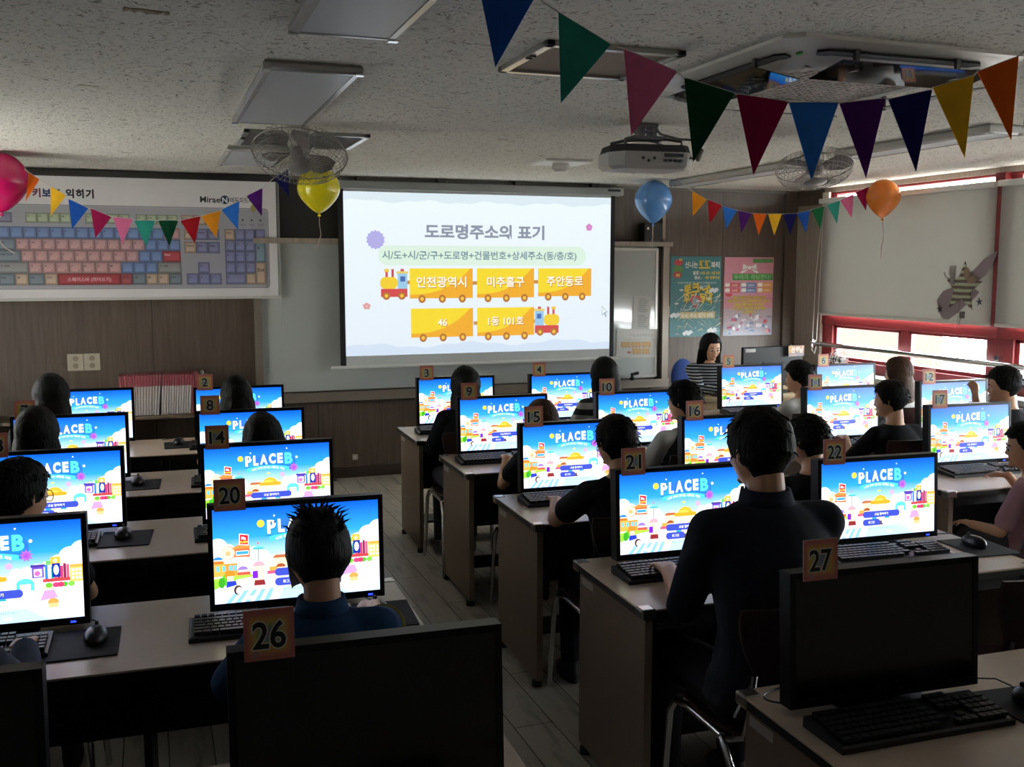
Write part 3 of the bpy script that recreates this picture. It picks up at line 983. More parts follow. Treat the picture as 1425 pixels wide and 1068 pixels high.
# black equipment box on the shelf
t = tag(empty('speaker_box', (4.11, ROOM_F - 0.075, 1.915)), 'small black box on the shelf above right whiteboard', 'speaker')
bm = bm_new(); box2(bm, (-0.085, -0.06, 0), (0.085, 0.06, 0.16), bev=0.012); put('body', bm, M_DARK, t)
bm = bm_new(); lathe(bm, [(0, 0), (0.012, 0), (0.012, 0.006), (0, 0.006)], (-0.05, -0.06, 0.11), 12, Matrix.Rotation(R(90), 3, 'X')); put('knob', bm, M_CHROME, t)

# projection screen
ps = tag(empty('projection_screen', (2.555, ROOM_F - 0.165, 0.0)), 'pull-down projection screen showing a road address slide with trains', 'projection screen')
SW, SH = 2.265, 1.275
bm = bm_new(); box2(bm, (-1.175, -0.001, 0.925), (1.175, 0.001, 2.31)); put('fabric_border', bm, mat('screen_border', '#141518', 0.7), ps)
bm = bm_new(); box2(bm, (-1.13, -0.003, 0.925), (1.135, -0.001, 2.30)); put('fabric', bm, mat('screen_fabric', '#c4c6c4', 0.8), ps)
bm = bm_new(); tube(bm, [(-1.25, -0.004, 0.912), (1.25, -0.004, 0.918)], 0.013, 10); put('bottom_bar', bm, M_WHITEMETAL, ps)
bm = bm_new(); box2(bm, (-1.20, -0.05, 2.292), (1.235, 0.06, 2.355), bev=0.012); auto_smooth(put('housing', bm, mat('screen_case', '#8f908e', 0.35), ps))
bm = bm_new(); box2(bm, (1.085, -0.053, 2.325), (1.20, -0.049, 2.343)); put('badge', bm, M_DARK, ps)
bm = bm_new(); box2(bm, (-1.20, 0.03, 2.352), (1.20, 0.12, CEIL - 0.002)); put('rail', bm, mat('screen_rail', '#77736c', 0.5), ps)
for x in (-1.0, -0.35, 0.3, 0.98):
    bm = bm_new(); box2(bm, (x - 0.03, -0.02, 2.352), (x + 0.03, 0.03, 2.375)); box2(bm, (x - 0.035, -0.03, 2.372), (x + 0.035, 0.03, CEIL - 0.001)); put('bracket', bm, mat('bracket_zinc', '#5d5a56', 0.35, 0.6), ps)

p = Pic(160, 90)
p.grad(0, 0, 160, 90, '#e4eef8', '#eef9fd')
pts = [(0, 88)] + [(x, 85.2 + 0.7 * math.sin(x * 0.17) + 0.5 * math.sin(x * 0.41)) for x in range(0, 161, 4)] + [(160, 90), (0, 90)]
p.poly(pts, '#dceaf2')
pts = [(0, 0), (160, 0)] + [(x, 5.2 + 1.2 * math.sin(x * 0.11) + 0.5 * math.sin(x * 0.37)) for x in range(160, -1, -4)]
p.poly(pts, '#d3e2f3')
p.star(17.5, 64, 5.4, 4.6, 14, '#b3aee6')
for k in range(5):
    p.ell(146 + 1.2 * math.cos(R(90 + 72 * k)), 72.5 + 1.2 * math.sin(R(90 + 72 * k)), 1.0, 1.0, '#d583c3', 10)
    p.ell(12 + 1.3 * math.cos(R(90 + 72 * k)), 27.5 + 1.1 * math.sin(R(90 + 72 * k)), 1.0, 0.9, '#e0a2a2', 10)
p.text('도로명주소의 표기', 81.5, 65.7, 8.6, '#8d95a5', 0.035, width=72)
p.pill(19, 50, 144, 61, '#dcf1e0', 5)
p.text('시/도+시/군/구+도로명+건물번호+상세주소(동/층/호)', 79.5, 53.7, 5.2, '#77919a', 0.02, width=117)


def wagon(x0, y0, x1, y1, txt, ts):
    p.rect(x0, y0, x1, y1, '#f0ae33')
    n_ = 14
    arc = [(x0, y0 + 2.2)] + [(x0 + (x1 - x0 - 1.5) * i / n_, y0 + 2.2 + (y1 - y0 - 2.2) * (i / n_) ** 2.6) for i in range(n_ + 1)] + [(x0, y1)]
    p.poly(arc, '#f5d935')
    for f in (0.19, 0.51, 0.83):
        wx = x0 + (x1 - x0) * f
        p.ell(wx, y0 - 0.3, 2.1, 2.3, '#b8733a'); p.ell(wx, y0 - 0.3, 1.0, 1.1, '#f2c94a', 12)
    p.text(txt, (x0 + x1) / 2 + 0.35, (y0 + y1) / 2 - 2.1, ts, '#c78c2c', 0.03)
    p.text(txt, (x0 + x1) / 2, (y0 + y1) / 2 - 1.7, ts, '#fbf7e6', 0.02)


def engine(x, y, s):
    X = lambda v: x + s * v
    def rc(a, b_, c, d, col):
        p.rect(min(X(a), X(c)), b_ + y, max(X(a), X(c)), d + y, col)
    rc(-7, 1, 8, 5.5, '#d34d4e')
    p.pill(min(X(-7.4), X(2.5)), y + 5.5, max(X(-7.4), X(2.5)), y + 12, '#f2cf3b', 2.8)
    rc(2.5, 5.5, 8, 14, '#9cc9e6'); rc(4.0, 9.5, 6.8, 12.4, '#4d6fb4'); rc(1.8, 14, 8.6, 15.2, '#e7cf6a'); rc(4.2, 15.2, 6.2, 16.5, '#cf5057')
    rc(-4.4, 12, -3, 15, '#cf5057'); rc(-5, 14.8, -2.4, 16.5, '#efc94a'); rc(-1, 12, 0.4, 16.4, '#cf5057')
    for wx in (-4, 4.8):
        p.ell(X(wx), y + 1.6, 2.2, 2.2, '#b8733a'); p.ell(X(wx), y + 1.6, 1.0, 1.0, '#f2c94a', 12)


for x0, x1, y in ((34, 41, 39.5), (72, 78, 39.0), (109, 115, 39.5), (74, 78, 16.0), (111, 116, 16.5)):
    p.rect(x0, y, x1, y + 2, '#c98b48')
wagon(36.5, 31.5, 73.5, 48.3, '인천광역시', 6.6)
wagon(76, 31.5, 111, 48.3, '미추홀구', 6.4)
wagon(113.5, 32, 147.5, 48.3, '주안동로', 6.4)
wagon(37, 9.5, 73.5, 25.8, '46', 5.6)
wagon(76, 9.5, 111, 25.8, '1동 101호', 5.6)
engine(27, 31.5, 1)
engine(119.5, 9.5, -1)
p.poly([(154.5, 20), (154.5, 26), (158.5, 22), (156.8, 21.8), (157.8, 19.6), (156.9, 19.2), (155.9, 21.3)], '#9fb0b8')
p.poly([(154.8, 21), (154.8, 25.2), (157.6, 22.4), (156.3, 22.2), (155.8, 21.8)], '#eef6fa')
SLIDE_ME = p.mesh('slide', 0.0012)
SLIDE_ME.materials.append(M_PROJ)
o = bpy.data.objects.new('slide_picture', SLIDE_ME); COL.objects.link(o); o.parent = ps
o.location = (0.0, -0.0045, 1.0); o.scale = (SW / 160, 0.1, SH / 90)

# keyboard practice chart, rolled down on the left
kc = tag(empty('wall_chart', (-0.06, ROOM_F - 0.085, 1.47)), 'large hanging keyboard practice chart left of the projection screen', 'chart')
KW, KH = 1.97, 0.87
p = Pic(KW, KH)
p.rect(0, 0, KW, KH, '#dedada')
for i in range(3):
    p.pill(0.03 + 0.006 * i, 0.065 + 0.006 * i, KW - 0.06 - 0.006 * i, 0.665 - 0.006 * i, ['#8e8c96', '#b4b1b5', '#a5a3ab'][i], 0.03)
x = 0.285
for ch, col in (('키', '#6e2540'), ('보', '#22305e'), ('드', '#26222e'), (' ', '#222'), ('익', '#141216'), ('히', '#141216'), ('기', '#141216')):
    if ch != ' ':
        p.text(ch, x + 0.03, 0.72, 0.066, col if len(col) == 7 else '#222222', 0.045)
        x += 0.065
    else:
        x += 0.022
p.text('Mirae', 1.49, 0.703, 0.062, '#22222e', 0.02, 'c', width=0.145)
p.ell(1.595, 0.724, 0.032, 0.032, '#1c2a4e'); p.text('N', 1.595, 0.703, 0.055, '#e8e8ee', 0.03)
p.text('에듀파트너', 1.715, 0.706, 0.045, '#22222e', 0.01, width=0.165)


def key(x0, y0, w, h, col, t1='', t2='', tc='#3a2430'):
    dk = tuple(c * 0.35 for c in S(col)[:3]) + (1,)
    mid = tuple(c * 0.75 for c in S(col)[:3]) + (1,)
    p.rect(x0, y0, x0 + w, y0 + h, dk)
    p.rect(x0 + 0.003, y0 + 0.003, x0 + w - 0.002, y0 + h - 0.003, mid)
    g = min(w, h) * 0.16
    p.grad(x0 + g, y0 + g * 1.1, x0 + w - g, y0 + h - g * .8, tuple(min(1, c * 1.25) for c in S(col)[:3]) + (1,), col)
    if t1:
        p.text(t1, x0 + g * 1.2, y0 + h * 0.58, h * 0.24, tc, 0.01, 'l')
    if t2:
        p.text(t2, x0 + w - g * 1.3, y0 + h * 0.2, h * 0.22, tc, 0.01, 'r')


kh, st = 0.082, 0.0875
PINKK, BLUEK, GREYK, TANK, LAVK, GRNK = '#bd9494', '#7489b5', '#77838b', '#bba48e', '#8386ab', '#a9b596'
yF, y1, y2, y3, y4, y5 = 0.535, 0.425, 0.3425, 0.26, 0.1775, 0.095
key(0.065, yF, 0.085, 0.07, '#847f98', 'Esc')
for i in range(4):
    key(0.235 + 0.0745 * i, yF, 0.0745, 0.07, GRNK, 'F%d' % (i + 1)); key(0.625 + 0.0745 * i, yF, 0.0745, 0.07, GRNK, 'F%d' % (i + 5)); key(0.965 + 0.0725 * i, yF, 0.0725, 0.07, GRNK, 'F%d' % (i + 9))
for i in range(3):
    key(1.28 + 0.085 * i, yF, 0.085, 0.07, TANK, ['Print', 'Scroll', 'Pause'][i])
for i, c in enumerate('`1234567890-='):
    key(0.045 + 0.0855 * i, y1, 0.0855, kh, BLUEK, c)
key(1.157, y1, 0.11, kh, PINKK, '←')
key(0.045, y2, 0.12, kh, GREYK, 'Tab')
for i, (c, h_) in enumerate(zip('QWERTYUIOP', 'ㅂㅈㄷㄱㅅㅛㅕㅑㅐㅔ')):
    key(0.165 + 0.0855 * i, y2, 0.0855, kh, PINKK, c, h_)
for i, c in enumerate('[]\\'):
    key(1.02 + 0.0825 * i, y2, 0.0825, kh, BLUEK, c)
key(0.045, y3, 0.15, kh, GREYK, 'Caps Lock')
for i, (c, h_) in enumerate(zip('ASDFGHJKL', 'ㅁㄴㅇㄹㅎㅗㅓㅏㅣ')):
    key(0.195 + 0.0865 * i, y3, 0.0865, kh, PINKK, c, h_)
key(0.974, y3, 0.0825, kh, BLUEK, ';'); key(1.0565, y3, 0.0825, kh, BLUEK, "'"); key(1.139, y3, 0.128, kh, '#b04a4e', 'Enter', '', '#f0d8d8')
key(0.045, y4, 0.195, kh, '#8d8d8d', '⇧ Shift')
for i, (c, h_) in enumerate(zip('ZXCVBNM', 'ㅋㅌㅊㅍㅠㅜㅡ')):
    key(0.24 + 0.0875 * i, y4, 0.0875, kh, PINKK, c, h_)
for i, c in enumerate(',./'):
    key(0.8525 + 0.083 * i, y4, 0.083, kh, BLUEK, c)
key(1.1015, y4, 0.168, kh, '#8d8d8d', '⇧ Shift')
for x0, w_, col, tx in ((0.045, 0.105, GREYK, 'Ctrl'), (0.15, 0.085, TANK, '▦'), (0.235, 0.105, GREYK, 'Alt'), (0.34, 0.085, TANK, '한자'), (0.425, 0.42, '#a34045', ''), (0.845, 0.08, '#a5555a', '한/영'), (0.925, 0.095, GREYK, 'Alt'), (1.02, 0.08, TANK, '▦'), (1.10, 0.08, TANK, '▤'), (1.18, 0.09, GREYK, 'Ctrl')):
    key(x0, y5, w_, kh, col, tx)
p.text('스페이스바 (띄어쓰기)', 0.635, y5 + 0.028, 0.032, '#e6c9c9', 0.01)
for i in range(3):
    key(1.295 + 0.084 * i, y1 - 0.02 + 0.02 - 0.0, 0.084, kh, [TANK, LAVK, LAVK][i], ['Insert', 'Home', 'Page'][i]); key(1.295 + 0.084 * i, y2 - 0.015, 0.084, kh, [TANK, LAVK, LAVK][i], ['Delete', 'End', 'Page'][i])
    key(1.305 + 0.083 * i, y5, 0.083, kh, LAVK, '←↓→'[i])
key(1.388, y4, 0.083, kh, LAVK, '↑')
for j, row in enumerate((('Num', '/', '*', '-'), '789', '456', '123')):
    for i, c in enumerate(row):
        key(1.585 + 0.0735 * i, y1 - j * 0.0825, 0.0735, kh, TANK if (i == 0 and j == 0) else LAVK, c)
key(1.585, y5, 0.147, kh, LAVK, '0'); key(1.732, y5, 0.0735, kh, TANK, '.')
key(1.8055, y3, 0.0735, kh * 2, '#7f95a3', '+'); key(1.8055, y5, 0.0735, kh * 2, TANK, 'Ent')
for i in range(3):
    p.ell(1.72 + 0.065 * i, 0.575, 0.008, 0.008, '#4a4a56', 10); p.text(['Num', 'Caps', 'Scroll'][i], 1.72 + 0.065 * i, 0.535, 0.018, '#3c3c48')
p.ell(1.80, 0.665, 0.02, 0.03, '#a8965e', 12); p.ell(1.815, 0.69, 0.012, 0.012, '#b49b5a', 10)
p.obj('chart_print', M_PRINT, kc, (0.0, -0.003, 0.0), eps=0.00002)
bm = bm_new(); box2(bm, (-KW / 2, -0.0025, 0), (KW / 2, 0.0, KH)); put('sheet', bm, mat('chart_sheet', '#cfcac8', 0.6), kc)
bm = bm_new(); tube(bm, [(-KW / 2 - 0.015, -0.002, -0.008), (KW / 2 + 0.015, -0.002, -0.004)], 0.011, 10); put('bottom_rod', bm, M_OFFWHITE, kc)
bm = bm_new(); box2(bm, (-KW / 2 - 0.02, -0.02, KH - 0.005), (KW / 2 + 0.02, 0.05, KH + 0.045), bev=0.008); put('top_rail', bm, mat('rail_dark', '#2b2624', 0.5), kc)
bm = bm_new(); tube(bm, [(KW / 2 + 0.01, 0, KH), (KW / 2 + 0.012, 0, 0.1), (KW / 2 + 0.03, 0, -0.25), (KW / 2 + 0.02, 0, 0.0), (KW / 2 + 0.02, 0, KH)], 0.0018, 5); put('pull_cord', bm, M_OFFWHITE, kc)

# posters on the right
p = Pic(0.515, 0.72)
p.rect(0, 0, 0.515, 0.72, '#3d7d82')
p.ell(0.075, 0.60, 0.05, 0.045, '#5a8a3a'); p.ell(0.07, 0.555, 0.045, 0.03, '#b33a3e'); p.ell(0.08, 0.665, 0.045, 0.028, '#c23c46'); p.ell(0.10, 0.69, 0.02, 0.012, '#c2a23c'); p.rect(0.055, 0.54, 0.095, 0.565, '#d9b44a')
p.text('신나는', 0.21, 0.622, 0.062, '#f0eee8', 0.02, width=0.13); p.text('또또', 0.345, 0.612, 0.09, '#e8c93c', 0.04, width=0.115); p.text('파티', 0.455, 0.622, 0.06, '#f0eee8', 0.03, width=0.09)
p.text('일정 :', 0.265, 0.56, 0.034, '#f0eee8', 0.03); p.text('10월 12일 - 10월 23일', 0.405, 0.562, 0.03, '#e6c84a', 0.03, width=0.19)
p.text('장소 :', 0.28, 0.518, 0.034, '#f0eee8', 0.03); p.text('4층 컴퓨터실', 0.425, 0.52, 0.03, '#e6c84a', 0.03, width=0.15)
p.text('"우리반 컴퓨터로 지도 위에서 우리동네 만나기"', 0.27, 0.475, 0.022, '#cfe0dc', 0.01, width=0.40); p.text('새로운 주소를 만들어 보세요!', 0.27, 0.445, 0.022, '#cfe0dc', 0.01, width=0.26)
p.text('토크~쇼', 0.29, 0.365, 0.105, '#1d3f3c', 0.07, width=0.30, arch=0.03); p.text('토크~쇼', 0.285, 0.37, 0.105, '#e3c531', 0.05, width=0.30, arch=0.03)
p.text('우리 동네', 0.285, 0.295, 0.085, '#1d3f3c', 0.06, width=0.29, arch=0.02); p.text('우리 동네', 0.28, 0.30, 0.085, '#e3c531', 0.05, width=0.29, arch=0.02)
p.ell(0.235, 0.335, 0.035, 0.035, '#c74848'); p.ell(0.28, 0.335, 0.035, 0.035, '#c74848'); p.poly([(0.203, 0.32), (0.312, 0.32), (0.257, 0.25)], '#c74848'); p.ell(0.257, 0.318, 0.036, 0.036, '#8a9898')
p.rect(0.10, 0.165, 0.46, 0.225, '#c9ba7c'); p.text('우리 주소 찾기 여행', 0.28, 0.175, 0.042, '#f2efe2', 0.03, width=0.33)
for i in range(5):
    x = 0.02 + 0.1 * random.random() + 0.09 * i; y = 0.27 + 0.02 * ((i * 3) % 5)
    p.ell(x, 0.30 + 0.11 * (i % 2) + 0.01 * i, 0.022, 0.009, '#c9d6da', 12)
for cx, cy in ((0.05, 0.19), (0.18, 0.03), (0.43, 0.05), (0.44, 0.41)):
    for k in range(4):
        p.ell(cx - 0.03 + 0.02 * k, cy + 0.012 * (k % 2), 0.02, 0.018, '#dfe6ea', 12)
for i in range(95):  # pale streaks: glare off the plastic wrap, painted into the print
    a = random.uniform(-0.5, 0.5) + (0.6 if random.random() < 0.5 else -0.6); x = random.uniform(0.04, 0.48); y = random.uniform(0.01, 0.34); ln = random.uniform(0.02, 0.11)
    w_ = random.uniform(0.001, 0.003)
    dx, dy = math.cos(a) * ln, math.sin(a) * ln
    p.poly([(x, y), (x + dx, y + dy), (x + dx * .9, y + dy + w_ * 2), (x, y + w_)], random.choice(['#dfe8ea', '#b6ccd0', '#cfdde0', '#e8e3b0']))
wallpic(p, 'poster', 'teal party poster with painted glare of wrinkled plastic, left of the pair', 'poster', 4.613, ROOM_F - 0.006, 1.072, group='event posters on the front wall')
p = Pic(0.52, 0.715)
p.rect(0, 0, 0.52, 0.715, '#cf8d9c')
p.grad(0, 0, 0.52, 0.25, '#a8aab8', '#b9a0ac')
p.rect(0.30, 0.665, 0.51, 0.70, '#4b8b46')
p.text('우리동네 주소', 0.405, 0.672, 0.024, '#75ad62', 0.02, width=0.19)
for sx in (-1, 1):
    p.poly([(0.265, 0.625), (0.265 + sx * 0.07, 0.655), (0.265 + sx * 0.075, 0.60)], '#e4e6df'); p.poly([(0.265, 0.615), (0.265 + sx * 0.09, 0.585), (0.265 + sx * 0.095, 0.57), (0.265 + sx * 0.06, 0.575)], '#e4e6df')
p.ell(0.265, 0.62, 0.016, 0.016, '#f0f0ea', 14)
p.rect(0.085, 0.505, 0.515, 0.565, '#3e8a41'); p.text('우리가 게임한다?', 0.30, 0.517, 0.05, '#8fc27e', 0.03, width=0.40)
for i, c in enumerate(('#c8525c', '#5b80b8', '#dd9a4c')):
    for j in range(2):
        x0, y0 = 0.005 + 0.172 * i, 0.44 - 0.048 * j
        p.rect(x0, y0, x0 + 0.16, y0 + 0.042, c); p.pill(x0 + 0.004, y0 + 0.006, x0 + 0.055, y0 + 0.04, '#ece8e2', 0.008); p.text(['도로명', '건물번호', '상세주소'][i], x0 + 0.105, y0 + 0.012, 0.022, '#f4e6d6', 0.01)
p.ell(0.05, 0.385, 0.04, 0.028, '#cc3b48', 20, 180, 360)
for i, s_ in enumerate(('지금도 사용하고 있던 익숙한 집 주소', '옛주소보다 더 쉽고 편리하며 찾기 쉬운 길', '새로운 이름이 붙은 우리 동네', '어디든지 빠르게 찾아가는', '도로명주소')):
    p.text(s_, 0.265, 0.335 - 0.033 * i, 0.03, '#a08530', 0.05, width=[0.36, 0.45, 0.31, 0.36, 0.13][i]); p.text(s_, 0.264, 0.336 - 0.033 * i, 0.03, '#e2ca3a', 0.03, width=[0.36, 0.45, 0.31, 0.36, 0.13][i])
for i in range(42):
    x = random.uniform(0.02, 0.46); y = random.uniform(0.01, 0.19)
    s1, s2 = random.uniform(0.015, 0.06), random.uniform(0.006, 0.04)
    c = random.choice(['#e6e4ea', '#c94e5c', '#5d84b4', '#d8d4dc', '#b7bcc8', '#e3a2ac', '#8e8894', '#f0eef2', '#b6527c'])
    p.poly([(x, y), (x + s1, y + random.uniform(-.01, .01)), (x + s1 * .8, y + s2), (x + random.uniform(-.01, .01), y + s2 * .8)], c)
wallpic(p, 'poster', 'pink address quiz poster with white bow, right of the pair', 'poster', 5.165, ROOM_F - 0.006, 1.072, group='event posters on the front wall')

# power outlets and switches
M_OUT = mat('outlet_cream', '#b3a896', 0.4)


def outlet(x, z, label, cat='power outlet', sy=0.125, sx=0.11, two=True):
    t = tag(empty('wall_outlet' if cat == 'power outlet' else 'light_switch', (x, ROOM_F, z)), label, cat)
    bm = bm_new(); box(bm, (0, -0.006, 0), (sx, 0.012, sy), bev=0.004); put('plate', bm, M_OUT, t)
    if two:
        for dz in (-0.027, 0.027):
            bm = bm_new(); lathe(bm, [(0, 0), (0.019, 0), (0.017, 0.003), (0, 0.003)], (0, -0.012, dz), 16, Matrix.Rotation(R(90), 3, 'X')); put('socket', bm, mat('socket_tan', '#8d8270', 0.5), t)
    else:
        bm = bm_new(); box(bm, (0, -0.014, 0), (sx * .4, 0.006, sy * .5)); put('rocker', bm, M_OFFWHITE, t)


outlet(-0.536, 1.0, 'cream double socket left of its twin, below the chart')
outlet(-0.424, 1.0, 'cream double socket right of its twin, below the chart')
outlet(1.51, 0.165, 'small cream socket low on wall below the screen', sx=0.045, sy=0.045, two=False)
outlet(4.327, 1.30, 'white light switch between right whiteboard and teal poster', 'light switch', 0.10, 0.05, False)

# star decoration on the first blind
sd = tag(empty('star_decoration', (ROOM_R - 0.045, 5.86, 1.545)), 'striped paper star decoration stuck on the grey blind', 'decoration')
def ring2(ro, ri, n_, rot, dx=0.0, cy=0.0, cz=0.0):
    return [Vector((dx, cy + (ro if i % 2 == 0 else ri) * math.cos(R(rot) + PI * i / n_), cz + (ro if i % 2 == 0 else ri) * math.sin(R(rot) + PI * i / n_))) for i in range(2 * n_)]
M_STRIPE = bpy.data.materials.new('striped_card')
n, l = nodes_of(M_STRIPE)
t_ = n.new('ShaderNodeTexCoord'); wv = n.new('ShaderNodeTexWave'); wv.bands_direction = 'Z'; wv.inputs['Scale'].default_value = 7.0; wv.inputs['Distortion'].default_value = 0.6
r = n.new('ShaderNodeValToRGB'); r.color_ramp.interpolation = 'CONSTANT'
r.color_ramp.elements[0].color = S('#5b4f44'); r.color_ramp.elements[1].position = 0.6; r.color_ramp.elements[1].color = S('#a5a98f')
e = r.color_ramp.elements.new(0.35); e.color = S('#7c6f5c')
l.new(t_.outputs['Object'], wv.inputs[0]); l.new(wv.outputs['Fac'], r.inputs[0]); l.new(r.outputs[0], n['Principled BSDF'].inputs['Base Color'])
bm = bm_new(); prism(bm, ring2(0.19, 0.082, 5, 94), (-0.006, 0, 0)); put('star', bm, M_STRIPE, sd)
M_CLOUD = mat('lilac_card', '#8b8086', 0.8)
bm = bm_new(); prism(bm, [Vector((0.006, y, z)) for y, z in ((0.26, -0.10), (0.20, -0.03), (0.10, 0.0), (0.02, 0.02), (-0.08, 0.01), (-0.15, -0.03), (-0.12, -0.07), (-0.04, -0.12), (0.05, -0.19), (0.13, -0.24), (0.19, -0.235), (0.23, -0.19))], (-0.004, 0, 0)); put('cloud', bm, M_CLOUD, sd)
bm = bm_new(); prism(bm, [Vector((0.006, y, z)) for y, z in ((0.03, 0.10), (-0.08, 0.12), (-0.19, 0.21), (-0.30, 0.26), (-0.27, 0.18), (-0.20, 0.09), (-0.10, 0.03))], (-0.004, 0, 0)); put('cloud', bm, M_CLOUD, sd)
for y, z, q in ((0.215, -0.165, '#3f3842'), (-0.17, -0.10, '#4a4a5c')):
    bm = bm_new(); prism(bm, ring2(0.032, 0.013, 5, 80, -0.006, y, z), (-0.003, 0, 0)); put('small_star', bm, mat('star_' + q[1:], q, 0.7), sd)
bm = bm_new(); box2(bm, (-0.012, 0.07, 0.09), (-0.006, 0.13, 0.16)); box2(bm, (-0.012, 0.08, 0.02), (-0.006, 0.12, 0.09)); tube(bm, [(-0.009, 0.13, 0.06), (-0.009, 0.17, 0.08), (-0.009, 0.185, 0.11)], 0.005, 6); put('card_figure', bm, mat('card_pale', '#8f8d88', 0.7), sd)
bm = bm_new(); ellipsoid(bm, (-0.009, -0.04, 0.10), (0.004, 0.028, 0.045)); ellipsoid(bm, (-0.009, -0.09, 0.06), (0.004, 0.05, 0.03)); tube(bm, [(-0.009, -0.07, 0.07), (-0.009, -0.10, 0.11)], 0.005, 6); put('card_figure', bm, mat('card_tan', '#8a7462', 0.7), sd)
bm = bm_new(); tube(bm, [(-0.004, 0.02, -0.08), (-0.004, 0.03, -0.22), (-0.004, 0.035, -0.30)], 0.0015, 5); box(bm, (-0.006, -0.01, -0.20), (0.004, 0.05, 0.05)); tube(bm, [(-0.005, 0.0, -0.22), (-0.005, 0.02, -0.28)], 0.003, 5); put('hanging_tag', bm, mat('tag_grey', '#6f6a66', 0.7), sd)

# low shelf along the front wall with magazines
lb = tag(empty('low_bookshelf', (0.02, 7.76, 0.0)), 'low dark wooden shelf under the keyboard chart carrying magazines', 'shelf')
M_SHELF = wood_mat('shelf_wood', '#4f4337', '#6a5a49', 'X', 12, 4, 0.5)
bm = bm_new(); box2(bm, (-1.2, -0.2, 0.61), (0.62, 0.2, 0.635), bev=0.004); put('top_board', bm, M_SHELF, lb)
for x in (-1.19, -0.3, 0.61):
    bm = bm_new(); box2(bm, (x - 0.01, -0.19, 0), (x + 0.01, 0.2, 0.61)); put('upright', bm, M_SHELF, lb)
bm = bm_new(); box2(bm, (-1.18, -0.18, 0.30), (0.6, 0.2, 0.32)); put('shelf_board', bm, M_SHELF, lb)
M_SPR = mat('magazine_red', '#a0525a', 0.5); M_SPW = mat('magazine_white', '#b5aca9', 0.5); M_PAGE = mat('page_paper', '#d8d2c8', 0.8)
names = ['red-topped slim magazine in the %s row on the low shelf, %s', ]
ORD = ['first', 'second', 'third', 'fourth', 'fifth', 'sixth', 'seventh', 'eighth', 'ninth', 'tenth', 'eleventh', 'twelfth', 'thirteenth', 'fourteenth', 'fifteenth', 'sixteenth']
for gname, gx, cnt in (('left', -0.235, 15), ('right', 0.04, 15)):
    x = gx
    for i in range(cnt):
        th = 0.013 + 0.003 * random.random()
        hgt = 0.285 + 0.006 * random.random()
        t = tag(empty('magazine', (x + th / 2, 7.72 + 0.008 * random.random(), 0.635)), '%s magazine from the left in the %s stack on the shelf' % (ORD[i], gname), 'magazine', 'magazines on the low shelf')
        lean = 0.10 * (i / cnt) ** 2 if gname == 'left' else 0.06
        t.rotation_euler.y = lean
        bm = bm_new(); box2(bm, (-th / 2 + 0.001, -0.098, 0.003), (th / 2 - 0.001, 0.10, hgt - 0.003)); put('pages', bm, M_PAGE, t)
        bm = bm_new(); box2(bm, (-th / 2, -0.10, hgt * 0.72), (th / 2, 0.10, hgt)); put('cover_top', bm, M_SPR, t)
        bm = bm_new(); box2(bm, (-th / 2, -0.10, 0.0), (th / 2, 0.10, hgt * 0.72)); put('cover', bm, M_SPW if i < cnt - 3 or gname == 'left' else M_SPR, t)
        x += th + 0.0028
# plastic bag end beside the stacks
bm = bm_new()
for i in range(7):
    ellipsoid(bm, (random.uniform(-.03, .03), random.uniform(-.05, .05), 0.06 + 0.035 * i), (0.03 - 0.002 * i, 0.05 - 0.003 * i, 0.04), u=10, v=8)
bo = put('plastic_bag', bm, mat('grey_plastic_bag', '#8a8782', 0.3), loc=(0.355, 7.74, 0.635))
rm = bo.modifiers.new('r', 'REMESH'); rm.mode = 'VOXEL'; rm.voxel_size = 0.008
tag(bo, 'crumpled grey plastic bag right of the magazines', 'bag')


# ---------------------------------------------------------------- classroom grid (desk rows stand slightly turned to the walls)
GR = -0.027


def G(u, v, z=0.0):
    return Vector((u * math.cos(GR) - v * math.sin(GR), v * math.cos(GR) + u * math.sin(GR), z))


M_TOP = mat('beige_laminate', '#c9b6a4', 0.28, noise_amt=0.05, noise_scale=60)
M_EDGE = mat('dark_edge_band', '#1c1715', 0.4)
M_SIDE = mat('brown_laminate', '#84705f', 0.5, noise_amt=0.05, noise_scale=50)
M_INNER = mat('dark_panel_inner', '#17131a', 0.6)
M_CAP = mat('steel_corner', '#b9b5ac', 0.25, 0.9)
DESK_D, DESK_W = 0.55, 1.49


